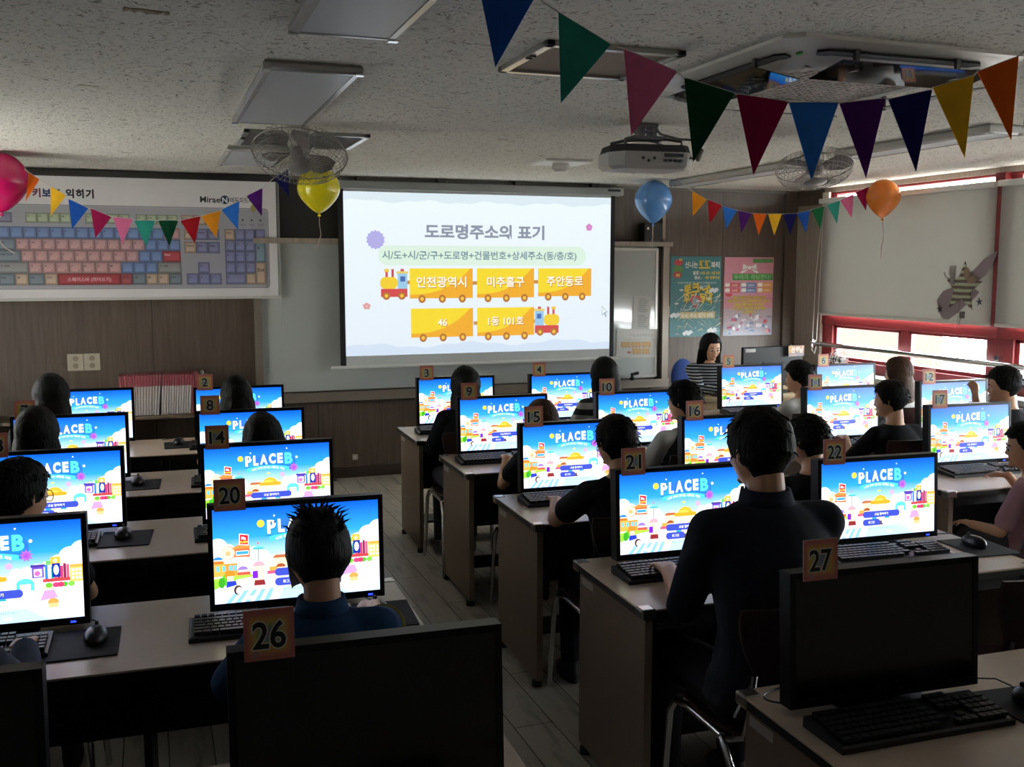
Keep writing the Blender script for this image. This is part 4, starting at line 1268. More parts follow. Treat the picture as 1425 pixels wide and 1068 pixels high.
def make_desk():
    t = empty('computer_desk', (0, 0, 0))
    w, d = DESK_W / 2, DESK_D / 2
    bm = bm_new(); box2(bm, (-w, -d, DESK_Z - 0.006), (w, d, DESK_Z), bev=0.002); put('tabletop', bm, M_TOP, t)
    bm = bm_new(); box2(bm, (-w + 0.002, -d + 0.002, DESK_Z - 0.028), (w - 0.002, d - 0.002, DESK_Z - 0.006)); put('edge_band', bm, M_EDGE, t)
    for s in (-1, 1):
        bm = bm_new(); box2(bm, (s * (w - 0.02), -d + 0.02, 0.03), (s * (w - 0.045), d - 0.015, DESK_Z - 0.028)); f = put('side_panel', bm, M_SIDE, t)
        for y in (-d + 0.05, d - 0.05):
            bm = bm_new(); lathe(bm, [(0, 0), (0.022, 0), (0.022, 0.02), (0.015, 0.03), (0, 0.03)], (s * (w - 0.0325), y, 0), 12); put('foot', bm, M_DARK, f)
        bm = bm_new(); box2(bm, (s * (w - 0.0195), d - 0.13, DESK_Z - 0.075), (s * (w - 0.021), d - 0.03, DESK_Z - 0.05)); put('sticker', bm, mat('pale_sticker', '#b9b2aa', 0.5), f)
    bm = bm_new(); box2(bm, (-w + 0.045, d - 0.045, 0.28), (w - 0.045, d - 0.03, DESK_Z - 0.028)); put('back_panel', bm, M_INNER, t)
    bm = bm_new(); box2(bm, (-0.01, -d + 0.12, 0.03), (0.01, d - 0.045, DESK_Z - 0.028)); put('divider', bm, M_INNER, t)
    bm = bm_new(); box2(bm, (-w + 0.045, d - 0.22, 0.10), (w - 0.045, d - 0.045, 0.115)); put('cable_tray', bm, M_INNER, t)
    for s in (-1, 1):
        for q in (-1, 1):
            bm = bm_new()
            x, y = s * (w - 0.022), q * (d - 0.022)
            box2(bm, (x - 0.024, y - 0.024, DESK_Z - 0.03), (x + 0.024, y + 0.024, DESK_Z + 0.002), bev=0.006)
            put('corner_cap', bm, M_CAP, t)
    for s in (-1, 1):
        x0, x1 = (-w + 0.06, -0.03) if s < 0 else (0.03, w - 0.06)
        bm = bm_new(); box2(bm, (x0, -d + 0.03, DESK_Z - 0.075), (x1, d - 0.20, DESK_Z - 0.032)); f = put('drawer', bm, M_INNER, t)
        bm = bm_new(); box2(bm, ((x0 + x1) / 2 - 0.012, -d + 0.015, DESK_Z - 0.068), ((x0 + x1) / 2 + 0.012, -d + 0.03, DESK_Z - 0.04)); put('handle', bm, M_CHROME, f)
    return t


DESKS = [  # centre u, back edge v, label
    (-0.105, 6.23, 'two-seat desk under monitors 1 and 2, nearest the low bookshelf'), (2.02, 6.23, 'two-seat desk under monitors 3 and 4, nearest the screen'), (4.02, 6.30, 'two-seat desk under monitors 5 and 6, before the teacher'),
    (-0.105, 5.22, 'two-seat desk under monitors 7 and 8'), (2.04, 5.22, 'two-seat desk under monitors 9 and 10'), (4.02, 5.15, 'two-seat desk under monitors 11 and 12'),
    (-0.115, 4.20, 'two-seat desk under monitors 13 and 14'), (2.03, 4.19, 'two-seat desk under monitors 15 and 16'), (4.00, 4.16, 'two-seat desk under monitor 17, beside the pink shirted child'),
    (-0.125, 3.15, 'two-seat desk under monitor 20, with silver corner protectors'), (2.0, 3.15, 'two-seat desk under monitors 21 and 22'), (4.0, 3.05, 'two-seat desk out past the right edge of the photo'),
    (-0.115, 2.03, 'two-seat desk under the switched-off monitor 26'), (1.97, 2.02, 'two-seat desk under the switched-off monitor 27')]
dproto = None
for i, (u, vb, lab) in enumerate(DESKS):
    if i == 11:
        continue
    if dproto is None:
        dproto = make_desk(); o = dproto
    else:
        o = copy_tree(dproto)
    o.location = G(u, vb - DESK_D / 2)
    o.rotation_euler.z = GR
    tag(o, lab, 'desk', 'two-seat computer desks')

# ---- screen picture: bright toy-town start page
p = Pic(160, 90)
p.grad(0, 62, 160, 90, '#2fa0ee', '#0a56c8'); p.grad(0, 40, 160, 62, '#c8ecff', '#2fa0ee'); p.grad(0, 0, 160, 40, '#f3f1fb', '#f6fcff')
for x, y, r_ in ((4, 55, 9), (13, 50, 8), (-2, 46, 10), (22, 46, 7), (30, 44, 6), (38, 47, 7), (46, 44, 6), (150, 57, 10), (160, 62, 10), (140, 52, 8), (131, 49, 6), (122, 47, 6), (113, 45, 6), (154, 48, 12), (104, 44, 6)):
    p.ell(x, y, r_, r_ * 0.85, '#dff3ff')
    p.ell(x + .6, y - 1.3, r_ * .92, r_ * 0.78, '#ffffff')
p.rect(0, 20, 160, 43, '#fbfdff')
for x, w_, h_, c in ((58, 5, 11, '#d8f0f2'), (64, 4, 15, '#e3f6f8'), (99, 5, 13, '#dceff5'), (105, 4, 9, '#e6f3f8'), (70, 4, 9, '#e9f6fa')):
    p.rect(x, 30, x + w_, 30 + h_, c)
# ground
p.grad(0, 0, 160, 27, '#cfe4fb', '#f7ecf8')
p.poly([(0, 20), (40, 24), (30, 28), (0, 24)], '#a8e04c'); p.poly([(0, 14), (22, 22), (0, 22)], '#8fd53e')
p.poly([(0, 0), (62, 0), (48, 16), (20, 17), (0, 8)], '#e6dcf5')
for i in range(5):
    p.poly([(10 + 9 * i, 0), (15 + 9 * i, 0), (24 + 8 * i, 11), (20 + 8 * i, 11)], '#8cc4f2')
p.poly([(60, 0), (130, 0), (110, 12), (66, 12)], '#b9dcf8')
p.ell(34, 3.5, 5, 1.8, '#f6f2f4'); p.ell(95, 4, 4, 1.5, '#fbf3ee')
# left shops
for x, y, w_, h_, c in ((0, 26, 10, 14, '#f6b04e'), (10, 26, 12, 12, '#f29a3e'), (0, 38, 9, 3, '#e7772e')):
    p.rect(x, y, x + w_, y + h_, c)
for x in (2, 8, 14, 18):
    p.rect(x, 31, x + 3, 36, '#6cc5e4')
p.ell(4, 42, 4.5, 3, '#3a86c8', 16, 0, 180)
p.poly([(14, 44), (34, 43), (34, 53), (26, 55), (14, 52)], '#ec6a3a'); p.rect(21, 45, 33, 49.5, '#e2f3fb'); p.rect(21.5, 46, 32.5, 48.8, '#3f9fd8'); p.poly([(14, 51), (34, 51.5), (34, 54), (24, 55.5)], '#f58d44')
p.ell(14, 48, 6.6, 6.4, '#c98a52'); p.ell(13.7, 48, 6, 5.8, '#fdebc8'); p.ell(13.5, 47.5, 2.6, 2.4, '#f3b27a')
p.text('DONUT HOUSE', 13.6, 50.6, 1.4, '#c98a52', 0.02)
p.poly([(24, 55), (33, 54), (33.5, 64.5), (24.5, 66)], '#fbe9e4'); p.poly([(24.7, 55.8), (32.4, 55), (32.8, 63.8), (25.2, 65)], '#e6253a')
p.text('Pla', 28.6, 60, 3.6, '#ffffff', 0.05); p.text('PLAZA', 28.7, 56.8, 2.6, '#ffe23c', 0.05)
p.ell(42, 51, 5.2, 1.7, '#6fd0d0'); p.rect(37, 49.6, 47, 51, '#47b4b8'); p.rect(41.5, 37, 42.6, 50, '#7fa9a8'); p.ell(42, 55.5, 1, 1, '#e36a6a', 10)
# stalls and shrubs on the left
p.ell(11, 23, 3.5, 6, '#57c22e'); p.ell(7, 20, 3, 5, '#3da527'); p.ell(14.5, 27, 4.6, 4.5, '#f58a2c'); p.rect(12, 20, 18, 26, '#fbd9b4'); p.poly([(11, 15), (21, 17), (20, 21), (12, 21)], '#2a3fc0')
p.ell(27, 31, 4.8, 3.6, '#9a7be6'); p.rect(22, 26, 34, 29, '#e85a48'); p.rect(23, 29, 33, 31, '#cfe4fb')
p.pill(37, 14, 47, 36, '#fcd6c0', 5); p.ell(42, 33.5, 5.8, 4.6, '#f4a6b4', 20, 0, 180); p.rect(36, 22, 41, 29, '#7a26c8'); p.poly([(37, 15), (48, 15), (47, 20), (38, 20)], '#8a2c32')
p.ell(22, 12, 4, 4.5, '#4a3430'); p.ell(23, 11.4, 3, 3.4, '#f8ece4')
p.rect(52, 28, 66, 32, '#f2a54a'); p.rect(50, 25, 68, 28, '#e8587a'); p.rect(57, 32, 70, 40, '#f9e3b8'); p.poly([(55, 40), (72, 40), (69, 43), (58, 43)], '#b86a44')
p.pill(59, 24, 67, 33, '#fbcfae', 4); p.ell(63, 31, 4.6, 3.4, '#a6532e', 18, 0, 180)
# parasol kiosk in the middle
p.pill(73, 14, 92, 44, '#fde3c3', 8); p.ell(82, 40.5, 9.4, 8.2, '#f7b83a', 24, 0, 180); p.pill(68, 38, 96, 42.5, '#f3a72c', 2.2); p.ell(80, 42, 6, 3, '#fbcb52', 20, 0, 180)
p.poly([(70, 18), (77, 20), (76, 29), (71, 29)], '#2fa7b8'); p.poly([(88, 20), (95, 18), (94, 29), (89, 29)], '#2fa7b8'); p.rect(76, 13, 90, 18, '#5a4a6a')
# right side
p.pill(104, 16, 118, 38, '#fbe6d4', 6.5); p.ell(111, 34, 7.6, 5.2, '#5fd0cc', 20, 0, 180); p.rect(103.5, 28, 106.5, 35, '#5fd0cc'); p.rect(115.5, 28, 118.5, 35, '#5fd0cc')
p.pill(125, 22, 135, 34, '#fbd3bd', 5); p.poly([(123, 18), (138, 20), (135, 27), (127, 27)], '#c79bea'); p.ell(134, 16, 4.6, 3.6, '#f0a050'); p.rect(130, 11, 138, 15, '#f7c48a')
p.rect(117, 39, 127, 50, '#6e4bc8'); p.rect(118.5, 40, 125.5, 47, '#eae6fa'); p.ell(121.5, 43, 2.4, 2.4, '#e36ab4', 14); p.rect(116, 48.5, 128, 51, '#513a9e')
for i, c in enumerate(('#2f7fd0', '#e8e4f2', '#27a59a', '#e04a6a', '#8e2456', '#c8386a', '#8e2456', '#d85a7a')):
    p.rect(128 + 2.6 * i, 37, 130.4 + 2.6 * i, 50.5 - (i % 3), c)
p.rect(133, 50, 141, 57, '#f2b63a'); p.ell(137, 53.5, 2, 2, '#fbe9b0', 12); p.rect(129, 50, 133, 54, '#6cc06a'); p.rect(134, 38.5, 141, 51, '#16309c'); p.ell(137.5, 45, 2.3, 4.6, '#eef2fb', 16)
p.rect(126, 34.5, 150, 37.5, '#c2434a'); p.rect(149, 33, 160, 48, '#f6c46a'); p.rect(149, 46.5, 160, 49, '#f0a848')
for i in range(3):
    for j in range(3):
        p.rect(150.4 + 3.3 * i, 35.5 + 3.6 * j, 152.6 + 3.3 * i, 37.8 + 3.6 * j, '#cfeef6')
for x, c in ((131, '#6abf3a'), (137, '#e2427a'), (144, '#57b233'), (150, '#7cc84a'), (141, '#d83a6a')):
    p.ell(x, 31.5, 3, 2.4, c, 14)
# title
p.pill(62, 61, 112, 78, '#2f74d8', 8)
p.ell(107, 67.5, 8.5, 10, '#2f74d8'); p.ell(55, 69, 7, 8, '#2f9be8')
for k, (ch, x, y, s_, c, w_) in enumerate((('P', 55.2, 64.6, 17, '#ffffff', 8.2), ('L', 64.6, 65.4, 16.5, '#ffffff', 6.4), ('A', 74.6, 66.4, 16.5, '#ffffff', 9.6), ('C', 85.6, 67, 16.5, '#ffffff', 8.6), ('E', 95.6, 67.2, 16.5, '#ffffff', 7.0), ('B', 106.6, 65.8, 19, '#58d0dc', 10.4))):
    p.text(ch, x, y - 1.4, s_, '#1f86dc', 0.075, width=w_ + 1.4); p.text(ch, x, y, s_, c, 0.05, width=w_)
p.ell(45, 74.2, 3.6, 3.6, '#f6cf4a'); p.ell(55, 74.5, 0.8, 1.2, '#3a4660', 10); p.ell(58.4, 74.8, 0.8, 1.2, '#3a4660', 10)
p.star(58, 81, 1.2, 0.6, 4, '#ffffff'); p.star(104.5, 85, 1.2, 0.6, 4, '#ffffff'); p.ell(117, 73, 1.6, 1.6, '#f2fbff', 12)
pts = [(53 + 54 * i / 12, 56.2 + 3.2 * (1 - ((i - 6) / 6) ** 2)) for i in range(13)] + [(107 - 54 * i / 12, 61.2 + 3.2 * (1 - ((i - 6) / 6) ** 2)) for i in range(13)]
for i in range(12):
    p.poly([pts[i], pts[i + 1], pts[24 - i], pts[25 - i]], '#4cc8cf')
p.text('나와 우리 만나는 새로운 세상', 80, 57.4, 3.4, '#f4ffff', 0.03, width=42, arch=3.1)
p.star(113, 60, 6, 3.6, 9, '#b264dc'); p.ell(113, 60, 2.4, 2.4, '#a352d0', 12)
p.ell(98, 51.5, 3.2, 3, '#c9a8f0'); p.ell(100, 55.2, 0.6, 0.6, '#a88ad8', 8); p.ell(80, 54, 2.3, 1.1, '#f7d85a')
# buttons
p.pill(57, 22.5, 109, 30, '#3d4fc2', 3.7); p.text('교실 참여하기', 83, 25, 3.4, '#ffffff', 0.02)
p.pill(57, 13, 81, 20.6, '#3d4fc2', 3.7); p.text('로그인', 69, 15.6, 3.3, '#ffffff', 0.02)
p.pill(84, 13, 109, 20.6, '#fbf3ea', 3.7); p.text('회원가입', 96.5, 15.6, 3.1, '#cfc2b4', 0.01)
p.text('플레이스는 서비스 이용 약관 및 정책을 준수합니다', 84, 8.6, 1.9, '#6a7c94', 0.0)
SCREEN_ME = p.mesh('screen', 0.0009)
SCREEN_ME.materials.append(M_SCREEN)

# ---- monitors
MW, MH = 0.505, 0.308
M_BEZ = mat('monitor_bezel', '#060608', 0.4, spec=0.25)
TILT = R(-3.5)


def make_monitor(on):
    t = empty('computer_monitor', (0, 0, 0))
    bz = 0.02
    mt = Matrix.Translation((0, 0, bz)) @ Matrix.Rotation(TILT, 4, 'X')
    bm = bm_new()
    b = 0.014
    W, H = MW / 2, MH
    # frame as a ring in front of the shell
    rings = [[(-W, 0.045, 0), (W, 0.045, 0), (W, 0.045, H), (-W, 0.045, H)], [(-W, 0.0, 0), (W, 0, 0), (W, 0, H), (-W, 0, H)],
             [(-W + b, -0.001, b + 0.006), (W - b, -0.001, b + 0.006), (W - b, -0.001, H - b), (-W + b, -0.001, H - b)], [(-W + b, 0.004, b + 0.006), (W - b, 0.004, b + 0.006), (W - b, 0.004, H - b), (-W + b, 0.004, H - b)]]
    rings_skin(bm, [[mt @ Vector(q) for q in r] for r in rings])
    rings_skin(bm, [[mt @ Vector(q) for q in r] for r in ([(-W + .04, 0.045, 0.04), (W - .04, 0.045, 0.04), (W - .04, 0.045, H - .04), (-W + .04, 0.045, H - .04)], [(-W + .09, 0.065, 0.07), (W - .09, 0.065, 0.07), (W - .09, 0.065, H - .08), (-W + .09, 0.065, H - .08)])])
    put('casing', bm, M_BEZ, t)
    sw, sh = MW - 2 * b, MH - 2 * b - 0.006
    if on:
        s = bpy.data.objects.new('screen', SCREEN_ME)
        COL.objects.link(s); s.parent = t
        s.matrix_local = mt @ Matrix.Translation((0, 0.002, b + 0.006)) @ Matrix.Diagonal((sw / 160, 0.02, sh / 90, 1))
    else:
        bm = bm_new(); box2(bm, (-sw / 2, 0.001, b + 0.006), (sw / 2, 0.003, b + 0.006 + sh)); s = put('screen', bm, M_DARKGLOSS, t); s.matrix_local = mt
    bm = bm_new(); box2(bm, (W - 0.05, -0.0025, 0.006), (W - 0.036, 0.0, 0.011)); o = put('power_light', bm, M_LED if on else M_DGREY, t); o.matrix_local = mt
    bm = bm_new(); box2(bm, (-0.035, 0.05, 0.005), (0.035, 0.075, 0.14), bev=0.006); put('neck', bm, M_BEZ, t)
    bm = bm_new(); lathe(bm, [(0, 0), (0.12, 0), (0.12, 0.006), (0.05, 0.014), (0, 0.016)], n=32); 
    for v in bm.verts:
        v.co.y = v.co.y * 0.62 + 0.045
    auto_smooth(put('stand_base', bm, M_BEZ, t))
    return t


M_LED = mat('blue_led', '#2040ff', 0.4)
M_LED.node_tree.nodes['Principled BSDF'].inputs['Emission Color'].default_value = (0.02, 0.05, 1, 1)
M_LED.node_tree.nodes['Principled BSDF'].inputs['Emission Strength'].default_value = 1.5

MON = {1: (-.365, 6.10), 2: (.461, 5.954), 3: (1.79, 6.03), 4: (2.53, 6.0), 5: (3.985, 6.08), 6: (4.66, 5.92), 7: (-.375, 5.03), 8: (.434, 4.932), 9: (1.756, 5.03),
       10: (2.53, 4.97), 11: (3.744, 4.77), 12: (4.582, 4.80), 13: (-.372, 4.05), 14: (.408, 3.964), 15: (1.751, 4.06), 16: (2.513, 3.99), 17: (3.865, 3.93),
       19: (-.445, 2.955), 20: (.379, 2.914), 21: (1.697, 2.98), 22: (2.45, 2.90), 25: (-.45, 1.80), 26: (.353, 1.745), 27: (1.562, 1.80)}
MON_ROT = {20: -0.047, 22: -0.055, 26: -0.044, 27: -0.054, 17: -0.048}
DETAIL = {1: 'lit monitor numbered 1, hidden behind long-haired girl nearest the bookshelf', 2: 'lit monitor numbered 2, beside the magazines', 3: 'lit monitor numbered 3, below the projection screen', 4: 'lit monitor numbered 4, in front of the striped-shirt child',
          5: 'lit monitor numbered 5, in front of the teacher', 6: 'lit monitor numbered 6, nearest the red window frame', 7: 'lit monitor numbered 7, half behind a long-haired child', 8: 'lit monitor numbered 8, under its small card',
          9: 'lit monitor numbered 9, showing a cartoon town', 10: 'lit monitor numbered 10, before child in black and white', 11: 'lit monitor numbered 11, before the child in black by window', 12: 'lit monitor numbered 12, partly hidden by 17',
          13: 'lit monitor numbered 13, before the boy with glasses on the left', 14: 'lit monitor numbered 14, no one sitting at it', 15: 'lit monitor numbered 15, before boy typing in dark shirt', 16: 'lit monitor numbered 16, half behind the large student',
          17: 'lit monitor numbered 17, before the child in pink', 19: 'lit monitor cut by the left edge, black mousepad beside it', 20: 'lit monitor numbered 20, before the spiky-haired boy', 21: 'lit monitor numbered 21, before the large student in dark shirt',
          22: 'lit monitor numbered 22, over an empty seat', 25: 'switched-off black monitor in the bottom left corner', 26: 'large black switched-off monitor numbered 26', 27: 'black switched-off monitor numbered 27'}
mon_on = mon_off = None
MONOBJ = {}
for k, (x, y) in MON.items():
    on = k < 25
    if on:
        if mon_on is None:
            o = mon_on = make_monitor(True)
        else:
            o = copy_tree(mon_on)
    else:
        if mon_off is None:
            o = mon_off = make_monitor(False)
        else:
            o = copy_tree(mon_off)
    o.location = (x, y, DESK_Z)
    o.rotation_euler.z = MON_ROT.get(k, -0.035)
    tag(o, DETAIL[k], 'monitor', 'computer monitors on the desks')
    MONOBJ[k] = o

# ---- number cards standing on the monitors
CW, CH = 0.088, 0.092


def number_card(num, x, y, z, rz, lean=0.0, label=None):
    p = Pic(100, 104)
    p.rect(0, 0, 100, 104, '#c77a72')
    n_ = 9
    ramp = ['#c9736e', '#d08668', '#d89a60', '#d8b060', '#cdbb66', '#a9b478', '#8ba58c', '#7f96a8', '#8a90b4']
    for i, c in enumerate(ramp):
        a = i * 5.2
        p.pill(2 + a * 0.9, 4 + a, 98 - a * 0.9, 100 - a, c, max(2, 10 - i))
    p.ell(22, 13, 9, 7, '#b88a80', 14)
    s = str(num)
    sz = 78 if len(s) == 1 else 76
    wd = None if len(s) == 1 else 66
    p.text(s, 50, 25, sz, '#e2ded0', 0.055, width=wd and wd + 6)
    p.text(s, 50, 25, sz, '#16181c', 0.02, width=wd)
    o = empty('number_card', (x, y, z), rz)
    o.rotation_euler.x = lean
    bm = bm_new(); box2(bm, (-CW / 2, 0, 0), (CW / 2, 0.003, CH), bev=0.0006); put('card_board', bm, mat('card_edge_white', '#d8d2cc', 0.4), o)
    me = p.mesh('print', 0.0003)
    me.materials.append(M_PRINT)
    q = bpy.data.objects.new('print', me); COL.objects.link(q); q.parent = o
    q.scale = (CW / 100, 0.08, CH / 104); q.location = (0, -0.0002, 0)
    tag(o, label or 'rainbow card with number %d on top of a monitor' % num, 'number card', 'number cards on the monitors')
    return o


for k in MON:
    if k in (1, 19, 25):
        continue
    x, y = MON[k]
    rz = MON_ROT.get(k, -0.035)
    top = Vector((-MW / 2 + 0.02 + CW / 2 + (0.01 if k > 24 else 0), -math.sin(R(3.5)) * 0 - 0.005, 0))
    yy = MH * math.sin(R(3.5))
    off = Matrix.Rotation(rz, 3, 'Z') @ Vector((top.x, yy - 0.0065, 0))
    number_card(k, x + off.x, y + off.y, DESK_Z + 0.02 + MH * math.cos(R(3.5)) - 0.018, rz + random.uniform(-0.04, 0.04), R(-3.5))

# ---- keyboards, mice, mousepads
M_KEYS = mat('key_black', '#17171c', 0.45)


def make_keyboard():
    t = empty('keyboard', (0, 0, 0))
    bm = bm_new()
    rings_skin(bm, [[(-0.225, -0.07, 0), (0.225, -0.07, 0), (0.225, 0.07, 0), (-0.225, 0.07, 0)], [(-0.225, -0.07, 0.012), (0.225, -0.07, 0.012), (0.225, 0.07, 0.024), (-0.225, 0.07, 0.024)], [(-0.218, -0.063, 0.015), (0.218, -0.063, 0.015), (0.218, 0.063, 0.027), (-0.218, 0.063, 0.027)]])
    put('case', bm, M_DARK, t)
    bm = bm_new()
    for r in range(6):
        y = -0.05 + 0.0195 * r + (0.004 if r == 5 else 0)
        z = 0.018 + (y + 0.063) * 0.095
        x = -0.212
        if r == 0:
            ws = [.024, .022, .022, .112, .022, .022, .024]
        else:
            ws = [[0, .044, .034, .028, .019, .019][r]] + [.019] * 11 + [.03]
        for w_ in ws:
            if x + w_ > 0.075:
                break
            box(bm, (x + w_ / 2, y, z + 0.003), (w_ - 0.003, 0.016, 0.008), bev=0.0)
            x += w_
        for c in range(3):
            if r in (0, 1) and c != 1 and r == 1:
                continue
            if r == 2:
                continue
            box(bm, (0.089 + 0.019 * c, y, z + 0.003), (0.016, 0.016, 0.008))
        for c in range(4):
            if r == 5:
                continue
            box(bm, (0.151 + 0.019 * c, y, z + 0.003), (0.016, 0.016, 0.008))
    put('keys', bm, M_KEYS, t)
    bm = bm_new()
    tube(bm, [(0.0, 0.07, 0.012), (0.01, 0.10, 0.004), (0.0, 0.14, 0.003), (-0.03, 0.19, 0.003)], 0.002, 6); put('cable', bm, M_DARK, t)
    return t


def make_mouse():
    t = empty('mouse', (0, 0, 0))
    bm = bm_new()
    ellipsoid(bm, (0, 0, 0.012), (0.031, 0.055, 0.027), u=24, v=16)
    for v in bm.verts:
        v.co.z = max(v.co.z, 0.001)
        if v.co.y < 0:
            v.co.z *= 1.0 + 0.1 * (-v.co.y / 0.055)
    auto_smooth(put('shell', bm, mat('mouse_black', '#131316', 0.3), t))
    bm = bm_new(); lathe(bm, [(0, -0.004), (0.008, -0.004), (0.008, 0.004), (0, 0.004)], (0, 0.03, 0.036), 14, Matrix.Rotation(R(90), 3, 'Y')); put('scroll_wheel', bm, M_DGREY, t)
    bm = bm_new(); tube(bm, [(0, 0.054, 0.012), (0.002, 0.075, 0.016), (-0.015, 0.11, 0.020), (-0.06, 0.14, 0.012), (-0.11, 0.15, 0.004)], 0.0019, 6); put('cable', bm, M_DARK, t)
    return t


def make_pad():
    bm = bm_new(); box2(bm, (-0.09, -0.11, 0), (0.09, 0.11, 0.004), bev=0.0015)
    return put('mouse_pad', bm, mat('pad_fabric', '#16171b', 0.75))


kb0 = ms0 = pd0 = None
KBX = {20: -0.085, 27: -0.02, 21: -0.07, 22: -0.06, 17: -0.03}
PADX = {20: 0.225, 27: 0.32, 19: 0.245, 13: 0.255, 7: 0.30, 1: 0.50, 22: 0.335}
for k, (x, y) in MON.items():
    rz = MON_ROT.get(k, -0.035)
    rot = Matrix.Rotation(rz, 3, 'Z')
    def at(dx, dy):
        q = rot @ Vector((dx, dy, 0))
        return Vector((x + q.x, y + q.y, DESK_Z + 0.0005))
    if kb0 is None:
        o = kb0 = make_keyboard()
    else:
        o = copy_tree(kb0)
    o.location = at(KBX.get(k, -0.06), -0.12 if k not in (27,) else -0.105)
    o.rotation_euler.z = rz + random.uniform(-0.03, 0.03)
    nm = ('monitor %d' % k) if k not in (19, 25) else ('lit monitor on the left edge' if k == 19 else 'dark corner monitor')
    tag(o, 'black keyboard below %s' % nm, 'keyboard', 'keyboards on the desks')
    if k in (25, 26):
        continue
    if pd0 is None:
        o = pd0 = make_pad()
    else:
        o = copy_tree(pd0)
    px = PADX.get(k, 0.28)
    o.location = at(px, -0.115)
    o.rotation_euler.z = rz + random.uniform(-0.05, 0.05)
    tag(o, 'black mousepad right of %s' % nm, 'mousepad', 'mousepads on the desks')
    pdz = o.location.copy()
    if ms0 is None:
        m = ms0 = make_mouse()
    else:
        m = copy_tree(ms0)
    m.location = pdz + Vector((-0.01 if k != 19 else 0.03, 0.01, 0.004))
    m.rotation_euler.z = rz + random.uniform(-0.2, 0.2)
    tag(m, 'black corded mouse on the pad of %s' % nm, 'mouse', 'mice on the desks')

# loose white cable loop near the dark monitor 27
bm = bm_new(); tube(bm, [G(1.27 + 0.08 + 0.075 * math.cos(a) * 1.2, 1.95 + 0.045 * math.sin(a), DESK_Z + 0.004) for a in [R(20 + 14 * i) for i in range(23)]], 0.0022, 6)
tag(put('loose_cable', bm, mat('cable_dark', '#2c2624', 0.5)), 'thin dark cable loop on the desk left of monitor 27', 'cable')

# ---- chairs
M_SHELL = mat('maroon_chair_shell', '#3a1f22', 0.3)


def make_chair():
    t = empty('school_chair', (0, 0, 0))
    sz = 0.42
    # seat: curved plate
    def plate(rows, th, name):
        bm = bm_new()
        A_, B_ = [], []
        for r in rows:
            A_.append([bm.verts.new(q) for q in r[0]]); B_.append([bm.verts.new(q) for q in r[1]])
        nr, nc = len(A_), len(A_[0])
        for i in range(nr - 1):
            for j in range(nc - 1):
                bm.faces.new((A_[i][j], A_[i][j + 1], A_[i + 1][j + 1], A_[i + 1][j])); bm.faces.new((B_[i][j], B_[i + 1][j], B_[i + 1][j + 1], B_[i][j + 1]))
        for i in range(nr - 1):
            bm.faces.new((A_[i][0], A_[i + 1][0], B_[i + 1][0], B_[i][0])); bm.faces.new((A_[i][-1], B_[i][-1], B_[i + 1][-1], A_[i + 1][-1]))
        for j in range(nc - 1):
            bm.faces.new((A_[0][j], B_[0][j], B_[0][j + 1], A_[0][j + 1])); bm.faces.new((A_[-1][j], A_[-1][j + 1], B_[-1][j + 1], B_[-1][j]))
        o = put(name, bm, M_SHELL, t)
        return auto_smooth(o, 50)
    rows = []
    for i in range(9):
        v = -0.19 + 0.38 * i / 8
        hw = 0.19 - 0.02 * abs(v) / 0.19
        zz = sz + 0.012 * ((v / 0.19) ** 2) - (0.03 if i == 8 else 0.008 if i == 7 else 0)
        a = [Vector((hw * (j / 4 - 1), v, zz + 0.012 * (j / 4 - 1) ** 2)) for j in range(9)]
        rows.append((a, [q - Vector((0, 0, 0.012)) for q in a]))
    plate(rows, 0.012, 'seat')
    rows = []
    for i in range(11):
        q = i / 10
        z = sz + 0.06 + 0.32 * q
        hw = 0.175 + 0.025 * math.cos((q - 0.95) * PI * 1.6) - 0.02 * math.exp(-((q - 0.35) / 0.15) ** 2)
        yb = -0.185 - 0.06 * q ** 1.3
        a = [Vector((hw * (j / 4 - 1), yb + 0.03 * (j / 4 - 1) ** 2, z)) for j in range(9)]
        rows.append((a, [w + Vector((0, -0.012, 0)) for w in a]))
    plate(rows, 0.012, 'backrest')
    for s in (-1, 1):
        x = s * 0.185
        bm = bm_new(); tube(bm, [(x * 1.12, 0.20, 0.006), (x * 1.1, 0.19, 0.10), (x * 1.04, 0.175, 0.36), (x, 0.155, 0.398), (x * .95, 0.10, 0.404), (x * .95, -0.10, 0.402)], 0.011, 10); auto_smooth(put('front_leg', bm, M_CHROME, t))
        bm = bm_new(); tube(bm, [(x * 1.12, -0.26, 0.006), (x * 1.08, -0.24, 0.12), (x * 1.0, -0.17, 0.34), (x * .95, -0.10, 0.395), (x * .95, -0.04, 0.402)], 0.011, 10); auto_smooth(put('rear_leg', bm, M_CHROME, t))
        bm = bm_new(); tube(bm, [(x * .93, -0.12, 0.40), (x * .90, -0.20, 0.44), (x * .86, -0.212, 0.52), (x * .84, -0.222, 0.62)], 0.009, 8); auto_smooth(put('back_support', bm, M_CHROME, t))
    bm = bm_new(); box2(bm, (-0.015, -0.213, sz + 0.09), (0.015, -0.206, sz + 0.14)); put('name_sticker', bm, mat('sticker_white', '#bdb6b0', 0.5), t)
    return t


chair0 = make_chair()
chair_used = [False]


def chair(x, y, rz, label, group='school chairs at the desks'):
    if not chair_used[0]:
        chair_used[0] = True
        o = chair0
    else:
        o = copy_tree(chair0)
    o.location = (x, y, 0)
    o.rotation_euler.z = rz
    return tag(o, label, 'chair', group)


chair(2.44, 2.36, GR + 0.04, 'empty maroon chair before monitor 22, with a white sticker')
chair(0.42, 3.42, GR, 'empty chair pushed under the desk of monitor 14')

